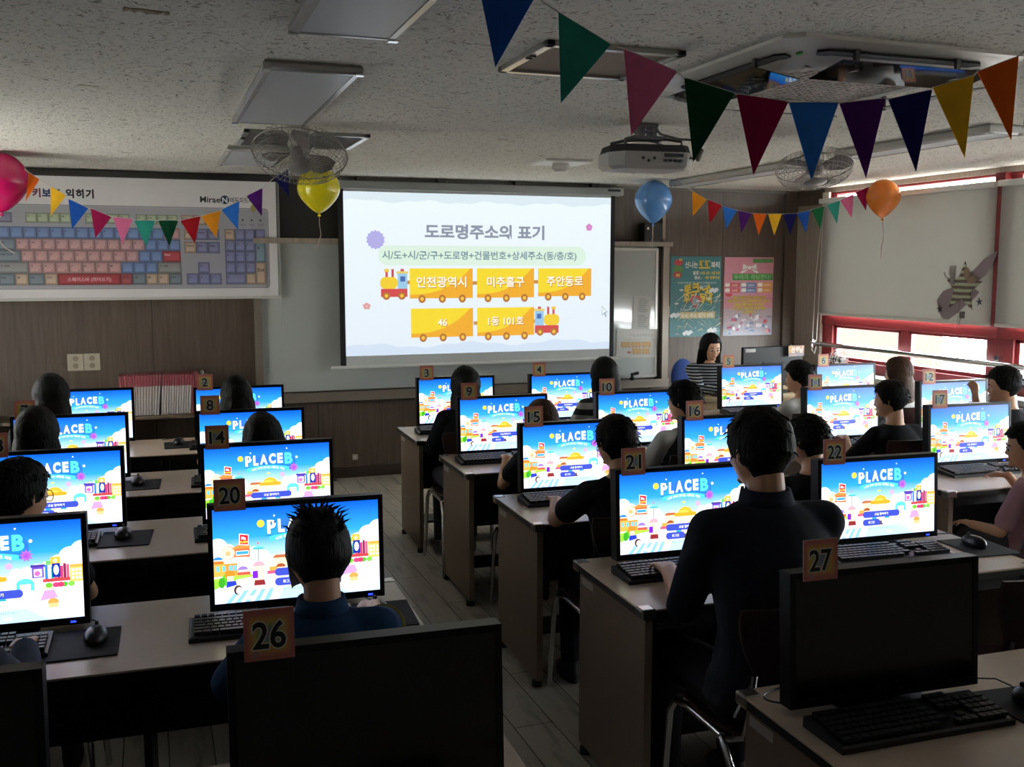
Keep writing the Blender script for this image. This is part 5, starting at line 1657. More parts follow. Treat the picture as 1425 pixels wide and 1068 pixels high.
# ---- bunting
FELT = {'orange': '#e88a22', 'yellow': '#dca528', 'blue': '#1f4fa0', 'sky': '#2f6fc8', 'maroon': '#8e1a46', 'pink': '#cf6a92', 'teal': '#2f8a7a', 'green': '#10402a', 'red': '#a31d26', 'purple': '#4f1f6e', 'navy': '#1a1c58', 'tangerine': '#e2601c', 'mid': '#1d6a40', 'deepblue': '#23408e'}


def bunting(label, segs, name_of, ends, cord_r, length, extra=()):
    root = tag(empty('bunting', (0, 0, 0)), label, 'bunting', 'felt pennant strings')
    bm = bm_new()
    pts = [Vector(ends[0])]
    for a, b_, c in segs:
        pts += [Vector(a), Vector(b_)]
    pts.append(Vector(ends[1]))
    tube(bm, pts, cord_r, 6); put('cord', bm, mat('white_cord', '#d9d4ca', 0.7), root)
    for a, b_, c in segs:
        a, b_ = Vector(a), Vector(b_)
        e = b_ - a
        hor = Vector((e.x, e.y, 0)).normalized()
        nrm = hor.cross(Vector((0, 0, 1)))
        perp = Vector((0, 0, -1)) * e.length + Vector((e.x, e.y, 0)).normalized() * e.z * 1.0
        perp.normalize()
        d = (perp * 0.65 + Vector((0, 0, -1)) * 0.35).normalized()
        apex = (a + b_) / 2 + d * length + nrm * random.uniform(-0.012, 0.012)
        bm = bm_new()
        th = nrm * 0.0015
        mid = [(a + b_) / 2 + nrm * random.uniform(-0.004, 0.004)]
        f1 = [a - th, (a + b_) / 2 - th + nrm * 0.003, b_ - th, apex - th]
        f2 = [q + th * 2 for q in f1]
        v1 = [bm.verts.new(q) for q in f1]; v2 = [bm.verts.new(q) for q in f2]
        bm.faces.new((v1[0], v1[1], v1[3])); bm.faces.new((v1[1], v1[2], v1[3])); bm.faces.new((v2[0], v2[3], v2[1])); bm.faces.new((v2[1], v2[3], v2[2]))
        for i, j in ((0, 1), (1, 2), (2, 3), (3, 0)):
            bm.faces.new((v1[i], v2[i], v2[j], v1[j]))
        o = put('pennant', bm, mat('felt_' + c, tuple(min(0.9, v * 1.3) for v in S(FELT[c])[:3]) + (1,), 0.95, spec=0.1, noise_amt=0.16, noise_scale=22), root)
        o['label'] = c.replace('tangerine', 'bright orange').replace('deepblue', 'dark blue').replace('mid', 'green').replace('sky', 'light blue') + ' felt pennant'
    return root


dz = -0.04
BIG = [((0.748, 2.325, 2.386 + dz), (0.873, 2.276, 2.353 + dz), 'blue'), ((0.922, 2.254, 2.316 + dz), (1.035, 2.205, 2.241 + dz), 'teal'), ((1.063, 2.194, 2.231 + dz), (1.178, 2.146, 2.178 + dz), 'pink'),
       ((1.193, 2.139, 2.164 + dz), (1.302, 2.095, 2.128 + dz), 'green'), ((1.307, 2.094, 2.126 + dz), (1.420, 2.051, 2.108 + dz), 'maroon'), ((1.421, 2.050, 2.106 + dz), (1.530, 2.011, 2.106 + dz), 'sky'),
       ((1.532, 2.010, 2.104 + dz), (1.633, 1.975, 2.116 + dz), 'purple'), ((1.640, 1.973, 2.114 + dz), (1.737, 1.941, 2.136 + dz), 'navy'), ((1.739, 1.941, 2.141 + dz), (1.830, 1.911, 2.169 + dz), 'yellow'),
       ((1.838, 1.909, 2.178 + dz), (1.930, 1.881, 2.214 + dz), 'tangerine'), ((1.940, 1.878, 2.225 + dz), (2.035, 1.846, 2.285 + dz), 'red')]
bunting('large string of coloured felt pennants across the top right', BIG, None, ((0.60, 2.385, CEIL), (2.17, 1.80, CEIL)), 0.002, 0.178)
LEFT = [((-.696, 7.134, 2.328), (-.637, 7.141, 2.286), 'tangerine'), ((-.575, 7.150, 2.245), (-.487, 7.157, 2.191), 'yellow'), ((-.475, 7.156, 2.169), (-.359, 7.169, 2.112), 'blue'), ((-.346, 7.171, 2.113), (-.222, 7.184, 2.06), 'maroon'),
        ((-.214, 7.185, 2.06), (-.09, 7.201, 2.049), 'pink'), ((-.082, 7.201, 2.04), (.049, 7.218, 2.042), 'teal'), ((.067, 7.22, 2.043), (.195, 7.236, 2.046), 'green'), ((.209, 7.237, 2.046), (.341, 7.255, 2.078), 'red'),
        ((.346, 7.256, 2.078), (.476, 7.273, 2.12), 'orange'), ((.481, 7.274, 2.125), (.604, 7.292, 2.187), 'sky'), ((.654, 7.301, 2.224), (.765, 7.316, 2.282), 'purple'), ((.847, 7.332, 2.355), (.95, 7.345, 2.42), 'navy')]
s_ = 0.965
LEFT = [((a[0] * s_, a[1] * s_, CAM_H + (a[2] - 1.72) * s_), (b_[0] * s_, b_[1] * s_, CAM_H + (b_[2] - 1.72) * s_), c) for a, b_, c in LEFT]
bunting('string of small pennants between the pink and yellow balloons', LEFT, None, ((-0.82, 6.87, 2.385), (1.05, 7.10, 2.387)), 0.0025, 0.165)
RIGHT = [((4.239, 7.433, 2.359), (4.353, 7.383, 2.288), 'orange'), ((4.359, 7.381, 2.288), (4.469, 7.336, 2.241), 'red'), ((4.474, 7.333, 2.235), (4.584, 7.29, 2.20), 'sky'), ((4.59, 7.288, 2.20), (4.695, 7.247, 2.176), 'purple'),
         ((4.706, 7.243, 2.176), (4.812, 7.205, 2.171), 'tangerine'), ((4.823, 7.201, 2.171), (4.929, 7.163, 2.171), 'yellow'), ((4.94, 7.159, 2.171), (5.047, 7.121, 2.176), 'navy'), ((5.047, 7.121, 2.176), (5.148, 7.088, 2.20), 'blue'),
         ((5.159, 7.085, 2.206), (5.261, 7.052, 2.235), 'mid'), ((5.284, 7.045, 2.247), (5.386, 7.013, 2.282), 'teal'), ((5.386, 7.013, 2.282), (5.494, 6.981, 2.335), 'pink'), ((5.505, 6.978, 2.347), (5.613, 6.945, 2.394), 'maroon')]
s_ = 0.94
RIGHT = [((a[0] * s_, a[1] * s_, CAM_H + (a[2] - 1.72) * s_), (b_[0] * s_, b_[1] * s_, CAM_H + (b_[2] - 1.72) * s_), c) for a, b_, c in RIGHT]
bunting('string of small pennants between the blue and orange balloons', RIGHT, None, ((3.88, 7.05, 2.388), (5.34, 6.50, 2.37)), 0.0025, 0.165)


# ---- balloons
def balloon(c, r, h, col, label, rib):
    """c: bottom knot position reference = centre of the balloon."""
    t = tag(empty('balloon', c), label, 'balloon', 'balloons under the ceiling')
    bm = bm_new()
    prof = []
    N = 26
    for i in range(N + 1):
        a = PI * i / N
        z = math.cos(a)
        rr = math.sin(a) * (1.0 if z > 0 else 1.0 - 0.42 * (-z) ** 1.7)
        prof.append((rr * r, z * h / 2 * (1.0 if z > 0 else 1.12)))
    lathe(bm, prof, n=36)
    auto_smooth(put('skin', bm, col, t), 80)
    zb = -h / 2 * 1.12
    bm = bm_new(); lathe(bm, [(0.001, 0.012), (0.010, 0.004), (0.006, -0.006), (0.014, -0.022), (0.001, -0.02)], (0, 0, zb), 12); put('knot', bm, col, t)
    bm = bm_new(); tube(bm, [(0, 0, zb - 0.01)] + [(q[0], q[1], zb - 0.01 + q[2]) for q in rib], 0.0028, 6); put('ribbon', bm, mat('ribbon_pale', '#cdb8b4', 0.5), t)
    return t


def balloon_mat(name, col):
    m = mat(name, col, 0.22, coat=0.4)
    b = m.node_tree.nodes['Principled BSDF']
    b.inputs['Subsurface Weight'].default_value = 0.25
    b.inputs['Subsurface Radius'].default_value = (0.05, 0.05, 0.05)
    return m


balloon((-0.838, 6.92, 2.215), 0.165, 0.34, balloon_mat('pink_latex', '#c8125f'), 'pink balloon at the left edge of the photo', [(-0.03, 0, -0.06), (-0.035, 0, -0.13), (0.0, 0, -0.2), (0.06, 0, -0.24)])
balloon((1.13, 7.15, 2.235), 0.148, 0.30, balloon_mat('yellow_latex', '#e6d615'), 'yellow balloon behind the left fan', [(0, 0, -0.06), (0.01, 0, -0.14), (-0.01, 0, -0.2), (-0.03, 0, -0.24)])
balloon((3.83, 7.33, 2.225), 0.150, 0.32, balloon_mat('blue_latex', '#5b93d2'), 'light blue balloon below the projector', [(0, 0, -0.1), (-0.01, 0, -0.2), (0.0, 0, -0.3), (0.05, 0, -0.34)])
balloon((5.36, 6.46, 2.230), 0.128, 0.275, balloon_mat('orange_latex', '#e07e22'), 'orange balloon in front of the grey blind', [(0.01, 0, -0.06), (0.02, 0, -0.14), (0.0, 0, -0.22), (0.0, 0, -0.3)])

# ---- teacher's desk
td = tag(empty('teacher_desk', (4.72, 6.98, 0)), "wooden teacher's desk behind the front right monitors", 'desk')
M_TDESK = wood_mat('teacher_desk_wood', '#9a8466', '#b79f7c', 'X', 10, 4, 0.4)
bm = bm_new(); box2(bm, (-0.85, -0.32, 0.67), (0.72, 0.30, 0.70), bev=0.004); put('tabletop', bm, M_TDESK, td)
for x in (-0.83, 0.70):
    bm = bm_new(); box2(bm, (x - 0.012, -0.30, 0), (x + 0.012, 0.28, 0.67)); put('side_panel', bm, M_TDESK, td)
bm = bm_new(); box2(bm, (-0.82, -0.29, 0.08), (0.69, -0.27, 0.67)); put('front_panel', bm, M_TDESK, td)
tm = tag(empty('computer_monitor', (4.66, 6.86, 0.70), PI + 0.03), "teacher's black monitor seen from behind, with a name card", 'monitor')
bm = bm_new(); box2(bm, (-0.285, 0.0, 0.05), (0.285, 0.03, 0.365), bev=0.005); put('casing', bm, M_BEZ, tm)
bm = bm_new(); box2(bm, (-0.10, 0.03, 0.10), (0.10, 0.04, 0.24), bev=0.003); put('rear_housing', bm, M_BEZ, tm)
bm = bm_new(); box2(bm, (-0.03, 0.02, 0.01), (0.03, 0.045, 0.2)); put('neck', bm, M_BEZ, tm)
bm = bm_new(); box2(bm, (-0.13, -0.08, 0.0), (0.13, 0.10, 0.014), bev=0.004); put('stand_base', bm, M_BEZ, tm)
o = bpy.data.objects.new('screen', SLIDE_ME); COL.objects.link(o); o.parent = tm; o.location = (0, -0.001, 0.065); o.scale = (0.54 / 160, 0.02, 0.285 / 90)
bm = bm_new(); box2(bm, (0.17, 0.031, 0.325), (0.265, 0.032, 0.352)); put('asset_sticker', bm, mat('pale_sticker2', '#a9a6a2', 0.5), tm)
bm = bm_new(); lathe(bm, [(0, 0), (0.012, 0), (0.012, 0.012), (0, 0.012)], (-0.17, 0.015, 0.365), 12); put('webcam', bm, M_DGREY, tm)
p = Pic(100, 56)
p.grad(0, 0, 100, 56, '#6e5c5e', '#a8795f'); p.ell(10, 40, 22, 22, '#b98a4c'); p.ell(70, 8, 30, 14, '#7a6a70'); p.ell(30, 6, 22, 10, '#877068')
p.text('선생님', 52, 22, 32, '#d9b9a4', 0.05, width=76)
o = tag(empty('name_card', (4.852, 6.795, 0.985), 0.03), "name card with Korean lettering on the teacher's monitor back", 'name card')
bm = bm_new(); box2(bm, (-0.075, 0, 0), (0.075, 0.002, 0.085)); put('card_board', bm, mat('card_edge_white', '#d8d2cc', 0.4), o)
me = p.mesh('print', 0.0003); me.materials.append(M_PRINT)
q = bpy.data.objects.new('print', me); COL.objects.link(q); q.parent = o; q.scale = (0.15 / 100, 0.08, 0.085 / 56); q.location = (0, -0.0002, 0)
# teacher's mouse, cable, small desk fan at the end
m = copy_tree(ms0); m.location = (4.10, 6.78, 0.70); m.rotation_euler.z = PI; tag(m, "black mouse on the teacher's desk below her arm", 'mouse', 'mice on the desks')
t = tag(empty('desk_fan', (5.22, 6.76, 0.70)), "small clear desk fan at the end of the teacher's desk", 'fan')
bm = bm_new(); lathe(bm, [(0, 0), (0.05, 0), (0.045, 0.02), (0.012, 0.03), (0.012, 0.2), (0, 0.2)], n=20); put('stand', bm, M_DARK, t)
bm = bm_new()
for r_ in (0.09, 0.07, 0.05, 0.03):
    tube(bm, [(r_ * math.cos(2 * PI * j / 28), -0.02 - 0.02 * (1 - r_ / 0.09), 0.25 + r_ * math.sin(2 * PI * j / 28)) for j in range(29)], 0.002, 5)
for j in range(16):
    a = 2 * PI * j / 16; tube(bm, [(0.015 * math.cos(a), -0.038, 0.25 + 0.015 * math.sin(a)), (0.09 * math.cos(a), -0.02, 0.25 + 0.09 * math.sin(a)), (0.085 * math.cos(a), 0.02, 0.25 + 0.085 * math.sin(a)), (0, 0.035, 0.25)], 0.0013, 4)
put('wire_guard', bm, M_WIRE, t)
bm = bm_new(); limb(bm, (0, -0.02, 0.25), (0, 0.05, 0.25), 0.02, 0.025); put('motor', bm, M_DARK, t)
for k in range(3):
    bm = bm_new()
    a = 2 * PI * k / 3
    ellipsoid(bm, (0.042 * math.cos(a), -0.018, 0.25 + 0.042 * math.sin(a)), (0.034, 0.004, 0.022), Matrix.Rotation(-a, 3, 'Y')); put('blade', bm, M_BLADE, t)
# teacher's blue chair
t = tag(empty('office_chair', (4.22, 7.22, 0), PI + 0.1), 'blue office chair behind the teacher', 'chair')
M_BLUEF = mat('blue_fabric', '#2f4f96', 0.85, bump=0.2, noise_scale=200)
bm = bm_new(); ellipsoid(bm, (0, 0, 0.44), (0.23, 0.22, 0.045)); put('seat', bm, M_BLUEF, t, smooth=True)
bm = bm_new(); ellipsoid(bm, (0, -0.24, 0.78), (0.115, 0.03, 0.15)); put('backrest', bm, M_BLUEF, t, smooth=True)
bm = bm_new(); tube(bm, [(0, -0.12, 0.40), (0, -0.25, 0.44), (0, -0.27, 0.62)], 0.02, 10); put('back_support', bm, M_DARK, t)
bm = bm_new(); lathe(bm, [(0, 0.08), (0.03, 0.08), (0.03, 0.40), (0, 0.41)], n=14); put('gas_lift', bm, M_DARK, t)
for k in range(5):
    a = 2 * PI * k / 5
    bm = bm_new(); tube(bm, [(0, 0, 0.10), (0.24 * math.cos(a), 0.24 * math.sin(a), 0.075)], [0.025, 0.014], 8); f = put('leg', bm, M_DARK, t)
    bm = bm_new(); lathe(bm, [(0, -0.018), (0.03, -0.018), (0.03, 0.018), (0, 0.018)], (0.24 * math.cos(a), 0.24 * math.sin(a), 0.031), 14, Matrix.Rotation(R(90), 3, 'X')); limb(bm, (0.24 * math.cos(a), 0.24 * math.sin(a), 0.04), (0.24 * math.cos(a), 0.24 * math.sin(a), 0.075), 0.008, 0.008); put('caster', bm, M_DARK, f)


# ---------------------------------------------------------------- people
def skin_mat(name, col):
    m = mat(name, col, 0.5)
    b = m.node_tree.nodes['Principled BSDF']
    b.inputs['Subsurface Weight'].default_value = 0.08
    b.inputs['Subsurface Radius'].default_value = (0.02, 0.01, 0.006)
    return m


M_SKIN = skin_mat('skin', '#d3a382')


def hair_mat(name, c1, c2):
    m = bpy.data.materials.new(name)
    n, l = nodes_of(m)
    b = n['Principled BSDF']
    b.inputs['Roughness'].default_value = 0.62
    b.inputs['Specular IOR Level'].default_value = 0.18
    t = n.new('ShaderNodeTexCoord')
    mp = n.new('ShaderNodeMapping'); mp.inputs['Scale'].default_value = (90, 90, 5)
    z = n.new('ShaderNodeTexNoise'); z.inputs['Scale'].default_value = 1.6; z.inputs['Detail'].default_value = 3
    l.new(t.outputs['Object'], mp.inputs[0]); l.new(mp.outputs[0], z.inputs['Vector'])
    r = n.new('ShaderNodeValToRGB'); r.color_ramp.elements[0].color = S(c1); r.color_ramp.elements[1].color = S(c2)
    l.new(z.outputs['Fac'], r.inputs[0]); l.new(r.outputs[0], b.inputs['Base Color'])
    bp = n.new('ShaderNodeBump'); bp.inputs['Strength'].default_value = 0.8; bp.inputs['Distance'].default_value = 0.006
    l.new(z.outputs['Fac'], bp.inputs['Height']); l.new(bp.outputs[0], b.inputs['Normal'])
    return m


M_HAIR = hair_mat('black_hair', '#060505', '#100d0b')
M_HAIRBR = hair_mat('brown_hair', '#2b1d16', '#54392a')


def stripe_mat(name, c1, c2, period, duty, along='Z'):
    m = bpy.data.materials.new(name)
    n, l = nodes_of(m)
    t = n.new('ShaderNodeTexCoord'); s = n.new('ShaderNodeSeparateXYZ')
    l.new(t.outputs['Object'], s.inputs[0])
    a = n.new('ShaderNodeMath'); a.operation = 'ADD'; a.inputs[1].default_value = 10 * period
    md = n.new('ShaderNodeMath'); md.operation = 'MODULO'; md.inputs[1].default_value = period
    lt = n.new('ShaderNodeMath'); lt.operation = 'LESS_THAN'; lt.inputs[1].default_value = period * duty
    l.new(s.outputs[along], a.inputs[0]); l.new(a.outputs[0], md.inputs[0]); l.new(md.outputs[0], lt.inputs[0])
    mx = n.new('ShaderNodeMix'); mx.data_type = 'RGBA'; mx.inputs[6].default_value = S(c1); mx.inputs[7].default_value = S(c2)
    l.new(lt.outputs[0], mx.inputs[0]); l.new(mx.outputs[2], n['Principled BSDF'].inputs['Base Color'])
    n['Principled BSDF'].inputs['Roughness'].default_value = 0.85
    return m


def cloth(name, col):
    return mat(name, col, 0.88, noise_amt=0.12, noise_scale=14, bump=0.25, spec=0.2)


def remesh(o, vox, smooth=4):
    r = o.modifiers.new('surface', 'REMESH')
    r.mode = 'VOXEL'
    r.voxel_size = vox
    r.use_smooth_shade = True
    if smooth:
        s = o.modifiers.new('soften', 'SMOOTH')
        s.factor = 0.5
        s.iterations = smooth
    return o


def loft(bm, rings, n=20):
    """rings: (centre, rx, ry, xaxis, yaxis)"""
    rr = []
    for c, rx, ry, xa, ya in rings:
        rr.append([c + xa * (rx * math.cos(2 * PI * k / n)) + ya * (ry * math.sin(2 * PI * k / n)) for k in range(n)])
    rings_skin(bm, rr)


def sstep(a, b, x):
    t = max(0.0, min(1.0, (x - a) / (b - a)))
    return t * t * (3 - 2 * t)


def head_r(d):
    """Skull surface for a unit direction, in head heights (x right, y forward, z up)."""
    x, y, z = d
    px, py, pz = x * 0.345, y * (0.40 if y > 0 else 0.45), z * 0.5
    if z > 0:
        f = math.sqrt(max(0.0, 1 - z ** 2.45) / max(1e-4, 1 - z * z)) if z < 0.995 else 1.2
        px *= f
        py *= f
    if z < 0:
        t = -z
        px *= 1 - 0.32 * t ** 1.4
        if y < 0:
            py *= 1 - 0.5 * t ** 1.2
            py += 0.06 * t
        else:
            py *= 1 - 0.06 * t
            py += 0.05 * t
    if y > 0:
        py *= 1 - 0.07 * sstep(0.6, 1.0, y)
        px *= 1 - 0.05 * y
    return Vector((px, py, pz))


def head_mesh(bm, mt, h, u=28, v=20):
    b2 = bm_new()
    bmesh.ops.create_uvsphere(b2, u_segments=u, v_segments=v, radius=1.0)
    for w in b2.verts:
        w.co = mt @ (head_r(w.co.normalized()) * h)
    me = bpy.data.meshes.new('tmp'); b2.to_mesh(me); b2.free(); bm.from_mesh(me); bpy.data.meshes.remove(me)
    P = lambda x, y, z: mt @ (Vector((x, y, z)) * h)
    limb(bm, P(0, 0.365, 0.02), P(0, 0.425, -0.10), 0.022 * h, 0.036 * h, 10, 3)      # nose
    for s in (-1, 1):
        limb(bm, P(s * 0.025, 0.40, -0.115), P(s * 0.04, 0.385, -0.12), 0.022 * h, 0.018 * h, 8, 3)
        limb(bm, P(s * 0.06, 0.365, 0.055), P(s * 0.19, 0.325, 0.05), 0.03 * h, 0.024 * h, 8, 3)   # brow ridge
        limb(bm, P(s * 0.17, 0.29, -0.11), P(s * 0.21, 0.24, -0.08), 0.06 * h, 0.05 * h, 8, 3)   # cheek
        for a, b_, r_ in (((.345, -.03, .06), (.375, -.055, .07), .026), ((.375, -.055, .07), (.385, -.075, .0), .024), ((.385, -.075, .0), (.35, -.05, -.10), .022), ((.345, -.02, -.02), (.36, -.03, -.06), .03)):
            limb(bm, P(s * a[0], a[1], a[2]), P(s * b_[0], b_[1], b_[2]), r_ * h, r_ * h * 0.9, 8, 3)
    limb(bm, P(-0.05, 0.375, -0.225), P(0.05, 0.375, -0.225), 0.022 * h, 0.022 * h, 8, 3)   # lips
    limb(bm, P(-0.03, 0.35, -0.36), P(0.03, 0.35, -0.36), 0.06 * h, 0.06 * h, 8, 3)   # chin


def hair_cap(h, mt, style, thick, seed):
    """Closed hair shell; where there is no hair it dips below the skin."""
    b2 = bm_new()
    bmesh.ops.create_uvsphere(b2, u_segments=56, v_segments=40, radius=1.0)
    rnd = random.Random(seed)
    off = Vector((rnd.random() * 9, rnd.random() * 9, rnd.random() * 9))
    for w in b2.verts:
        d = w.co.normalized()
        q = head_r(d)
        az = math.atan2(abs(d.x), d.y) / PI            # 0 front, .5 side, 1 back
        if style in ('short', 'boy', 'spiky'):
            line = 0.24 if az < 0.28 else (0.24 - (az - 0.28) / 0.16 * 0.30 if az < 0.44 else (-0.04 - (az - 0.44) / 0.12 * 0.08 if az < 0.56 else -0.12 - 0.26 * sstep(0.56, 0.75, az)))
        elif style == 'bob':
            line = 0.20 if az < 0.26 else (0.20 - (az - 0.26) / 0.12 * 0.66 if az < 0.38 else -0.46)
        else:
            line = 0.26 if az < 0.22 else (0.26 - (az - 0.22) / 0.16 * 0.76 if az < 0.38 else -0.5)
        zz = q.z
        m = sstep(line - 0.035, line + 0.035, zz + 0.03 * (noise.noise(d * 9 + off)))
        t = thick * (0.6 + 0.4 * sstep(-0.3, 0.3, zz)) * (1 + 0.30 * noise.noise(d * 4.5 + off) + 0.16 * noise.noise(d * 17 + off))
        if style in ('short', 'boy', 'spiky') and zz < -0.12:
            t *= 0.55
        if style in ('long', 'bob'):
            t *= 1 + 0.9 * abs(d.x) ** 2 * sstep(0.45, -0.1, zz)
        k = 0.90 + m * (0.10 + t)
        w.co = mt @ (q * k * h)
    return b2


def hand(bm, wr, fwd, up, size, side, curl=0.5):
    """Palm, four bent fingers and a thumb; size = hand length."""
    f = fwd.normalized()
    u = (up - f * up.dot(f)).normalized()
    x = f.cross(u).normalized()            # to the right of the hand
    s = size
    th = -side                              # thumb side: left hand (side -1) has it on the right
    def Q(a, b, c):
        return wr + x * (a * s) + f * (b * s) + u * (c * s)
    for i in range(4):
        a = (-0.165 + 0.11 * i)
        limb(bm, Q(a * 0.6, 0.02, 0), Q(a, 0.46, 0.02), 0.075 * s, 0.062 * s, 10, 3)
    lens = [0.40, 0.47, 0.45, 0.34]
    for i in range(4):
        j = i if th < 0 else 3 - i
        a = (-0.165 + 0.11 * i) * 1.12
        L = lens[j] * 1.0
        c = curl * (0.85 + 0.12 * ((i * 7) % 3))
        p0 = Q(a, 0.45, 0.02)
        ang = -0.25 * c
        segs = [0.45, 0.32, 0.25]
        r = 0.052 * s
        for k in range(3):
            ang -= c * (0.45 if k == 0 else 0.6)
            p1 = p0 + (f * math.cos(ang) + u * math.sin(ang) + x * (0.06 * (i - 1.5) if k == 0 else 0)) * (L * segs[k] * s)
            limb(bm, p0, p1, r, r * 0.9, 8, 3)
            p0 = p1
            r *= 0.9
    t0 = Q(th * 0.12, 0.10, -0.02)
    t1 = Q(th * 0.27, 0.30, -0.05)
    t2 = Q(th * 0.29, 0.45, -0.08)
    t3 = Q(th * 0.25, 0.56, -0.11)
    limb(bm, t0, t1, 0.075 * s, 0.058 * s, 8, 3); limb(bm, t1, t2, 0.055 * s, 0.05 * s, 8, 3); limb(bm, t2, t3, 0.05 * s, 0.042 * s, 8, 3)


def ik(a, b, l1, l2, pole):
    d = b - a
    L = min(d.length, (l1 + l2) * 0.985)
    dn = d.normalized()
    b = a + dn * L
    x = (l1 * l1 - l2 * l2 + L * L) / (2 * L)
    hgt = math.sqrt(max(0, l1 * l1 - x * x))
    pl = (pole - dn * pole.dot(dn)).normalized()
    return a + dn * x + pl * hgt, b


def person(label, hx, hy, ztop, rz=GR, S_=None, seat=0.42, head_h=None, yaw=0.0, nod=0.12, roll=0.0, hair='short', hair_m=None, thick=0.13, shirt=None, trousers=None, sleeve=0.55,
           lean=0.10, hands=None, detail=False, glasses=False, mask=False, extra=None, collar=False, curl=0.5, skin=None, hairlen=0.22, turn=0.0, seed=1, elbow_out=0.5, shoes='#1d1d20', wide=1.0):
    skin = skin or M_SKIN
    hair_m = hair_m or M_HAIR
    cap_t = 0.012
    H = ztop - cap_t
    S_ = H - seat
    k = S_ / 0.88
    hh = head_h or (0.225 if k > 0.95 else 0.203)
    hc_z = H - hh / 2
    rot = Matrix.Rotation(rz, 3, 'Z')
    sh_z = H - hh - 0.055 * max(k, 0.85)
    lean_y = lean * (sh_z - seat)
    hd_y = lean_y + 0.045
    base = Vector((hx, hy, 0)) - rot @ Vector((0, hd_y, 0))
    root = tag(empty('person', (base.x, base.y, 0), rz), label, 'person', 'people at the computers')
    X, Y, Z = Vector((1, 0, 0)), Vector((0, 1, 0)), Vector((0, 0, 1))
    tw = Matrix.Rotation(turn, 3, 'Z')
    XT, YT = tw @ X, tw @ Y
    ks = k * wide

    def spine(z):
        t = (z - seat) / (sh_z - seat)
        return Vector((0, lean_y * max(0, t) ** 1.1 - 0.012 * math.sin(PI * min(1, max(0, t))) * 2, z))

    hc = Vector((0, hd_y, hc_z))
    hm = Matrix.Translation(hc) @ (Matrix.Rotation(yaw, 4, 'Z') @ Matrix.Rotation(-nod, 4, 'X') @ Matrix.Rotation(roll, 4, 'Y'))

    trunk = [(seat - 0.005, 0.13, 0.10), (seat + 0.06 * k, 0.172, 0.125), (seat + 0.15 * k, 0.160, 0.118), (seat + 0.27 * k, 0.142, 0.103), (seat + 0.40 * k, 0.160, 0.115), (seat + 0.50 * k, 0.168, 0.112)]

    def trunk_rings(g):
        out = []
        for z, rx, ry in trunk:
            z = min(z, sh_z - 0.09 * k)
            q = sstep(seat + .1, sh_z - .1, z)
            xa = (X * (1 - q) + XT * q).normalized(); ya = Z.cross(xa)
            out.append((spine(z), rx * ks + g, ry * ks + g, xa, ya))
        ya = Z.cross(XT)
        out.append((spine(sh_z - 0.035 * k), 0.155 * ks + g, 0.092 * ks + g, XT, ya))
        out.append((spine(sh_z + 0.012 * k), 0.118 * ks + g, 0.075 * ks + g, XT, ya))
        out.append((spine(sh_z + 0.035 * k), 0.070 * ks + g * .6, 0.062 * ks + g * .6, XT, ya))
        return out

    shl = {s: spine(sh_z - 0.035 * k) + XT * (s * 0.168 * ks) + YT * 0.0 for s in (-1, 1)}
    L1, L2 = 0.275 * k + 0.01, 0.235 * k + 0.01
    hl = 0.165 * max(k, 0.85) * (0.9 if k < 0.95 else 1.0)
    hands = hands or {}
    wr, el = {}, {}
    inv = rot.transposed()
    for s in (-1, 1):
        tgt = hands.get(s)
        if tgt is None:
            tgt = Vector((s * 0.11, lean_y + 0.30 * k + 0.05, DESK_Z + 0.055))
        else:
            tgt = inv @ (Vector(tgt) - base)
        el[s], wr[s] = ik(shl[s], tgt, L1, L2, Vector((s * elbow_out, -0.35, -1)))
    hip = {s: Vector((s * 0.085 * ks, 0.02, seat + 0.075 * k)) for s in (-1, 1)}
    knee = {s: Vector((s * 0.105 * ks, 0.02 + 0.42 * k, max(seat + 0.055 * k, 0.42 * k + 0.04))) for s in (-1, 1)}
    ank = {s: Vector((s * 0.115 * ks, 0.44 * k - 0.03, 0.075)) for s in (-1, 1)}
    # ---- body: one continuous surface
    bm = bm_new()
    head_mesh(bm, hm, hh)
    loft(bm, trunk_rings(0))
    nk = hm @ Vector((0, -0.10 * hh, -0.30 * hh))
    limb(bm, spine(sh_z - 0.02), nk, 0.060 * max(k, .82), 0.052 * max(k, .82), 14, 4)
    for s in (-1, 1):
        limb(bm, spine(sh_z - 0.03 * k) + XT * (s * 0.08 * ks), shl[s], 0.055 * k, 0.056 * k)
        limb(bm, shl[s], el[s], 0.052 * k, 0.040 * k)
        limb(bm, el[s], wr[s], 0.040 * k, 0.026 * k + 0.002)
        f = (wr[s] - el[s]).normalized()
        f = Vector((f.x * 0.6, max(f.y, 0.2), min(f.z, 0.0) * 0.5)) if s not in hands or hands[s][2] < 0.95 else f
        hand(bm, wr[s], f, Z if s not in hands or hands[s][2] < 0.95 else -YT, hl, s, curl)
        limb(bm, hip[s], knee[s], 0.080 * k, 0.056 * k)
        limb(bm, knee[s], ank[s], 0.053 * k, 0.036 * k)
        limb(bm, ank[s] - Z * 0.03, ank[s] + Vector((0, 0.13 * k, -0.045)), 0.03, 0.024)
    o = put('body', bm, skin, root, smooth=True)
    remesh(o, 0.0062 if detail else 0.0075, 3)
    # ---- hair
    hb = hair_cap(hh, hm, hair, thick, seed)
    P = lambda x, y, z: hm @ (Vector((x, y, z)) * hh)
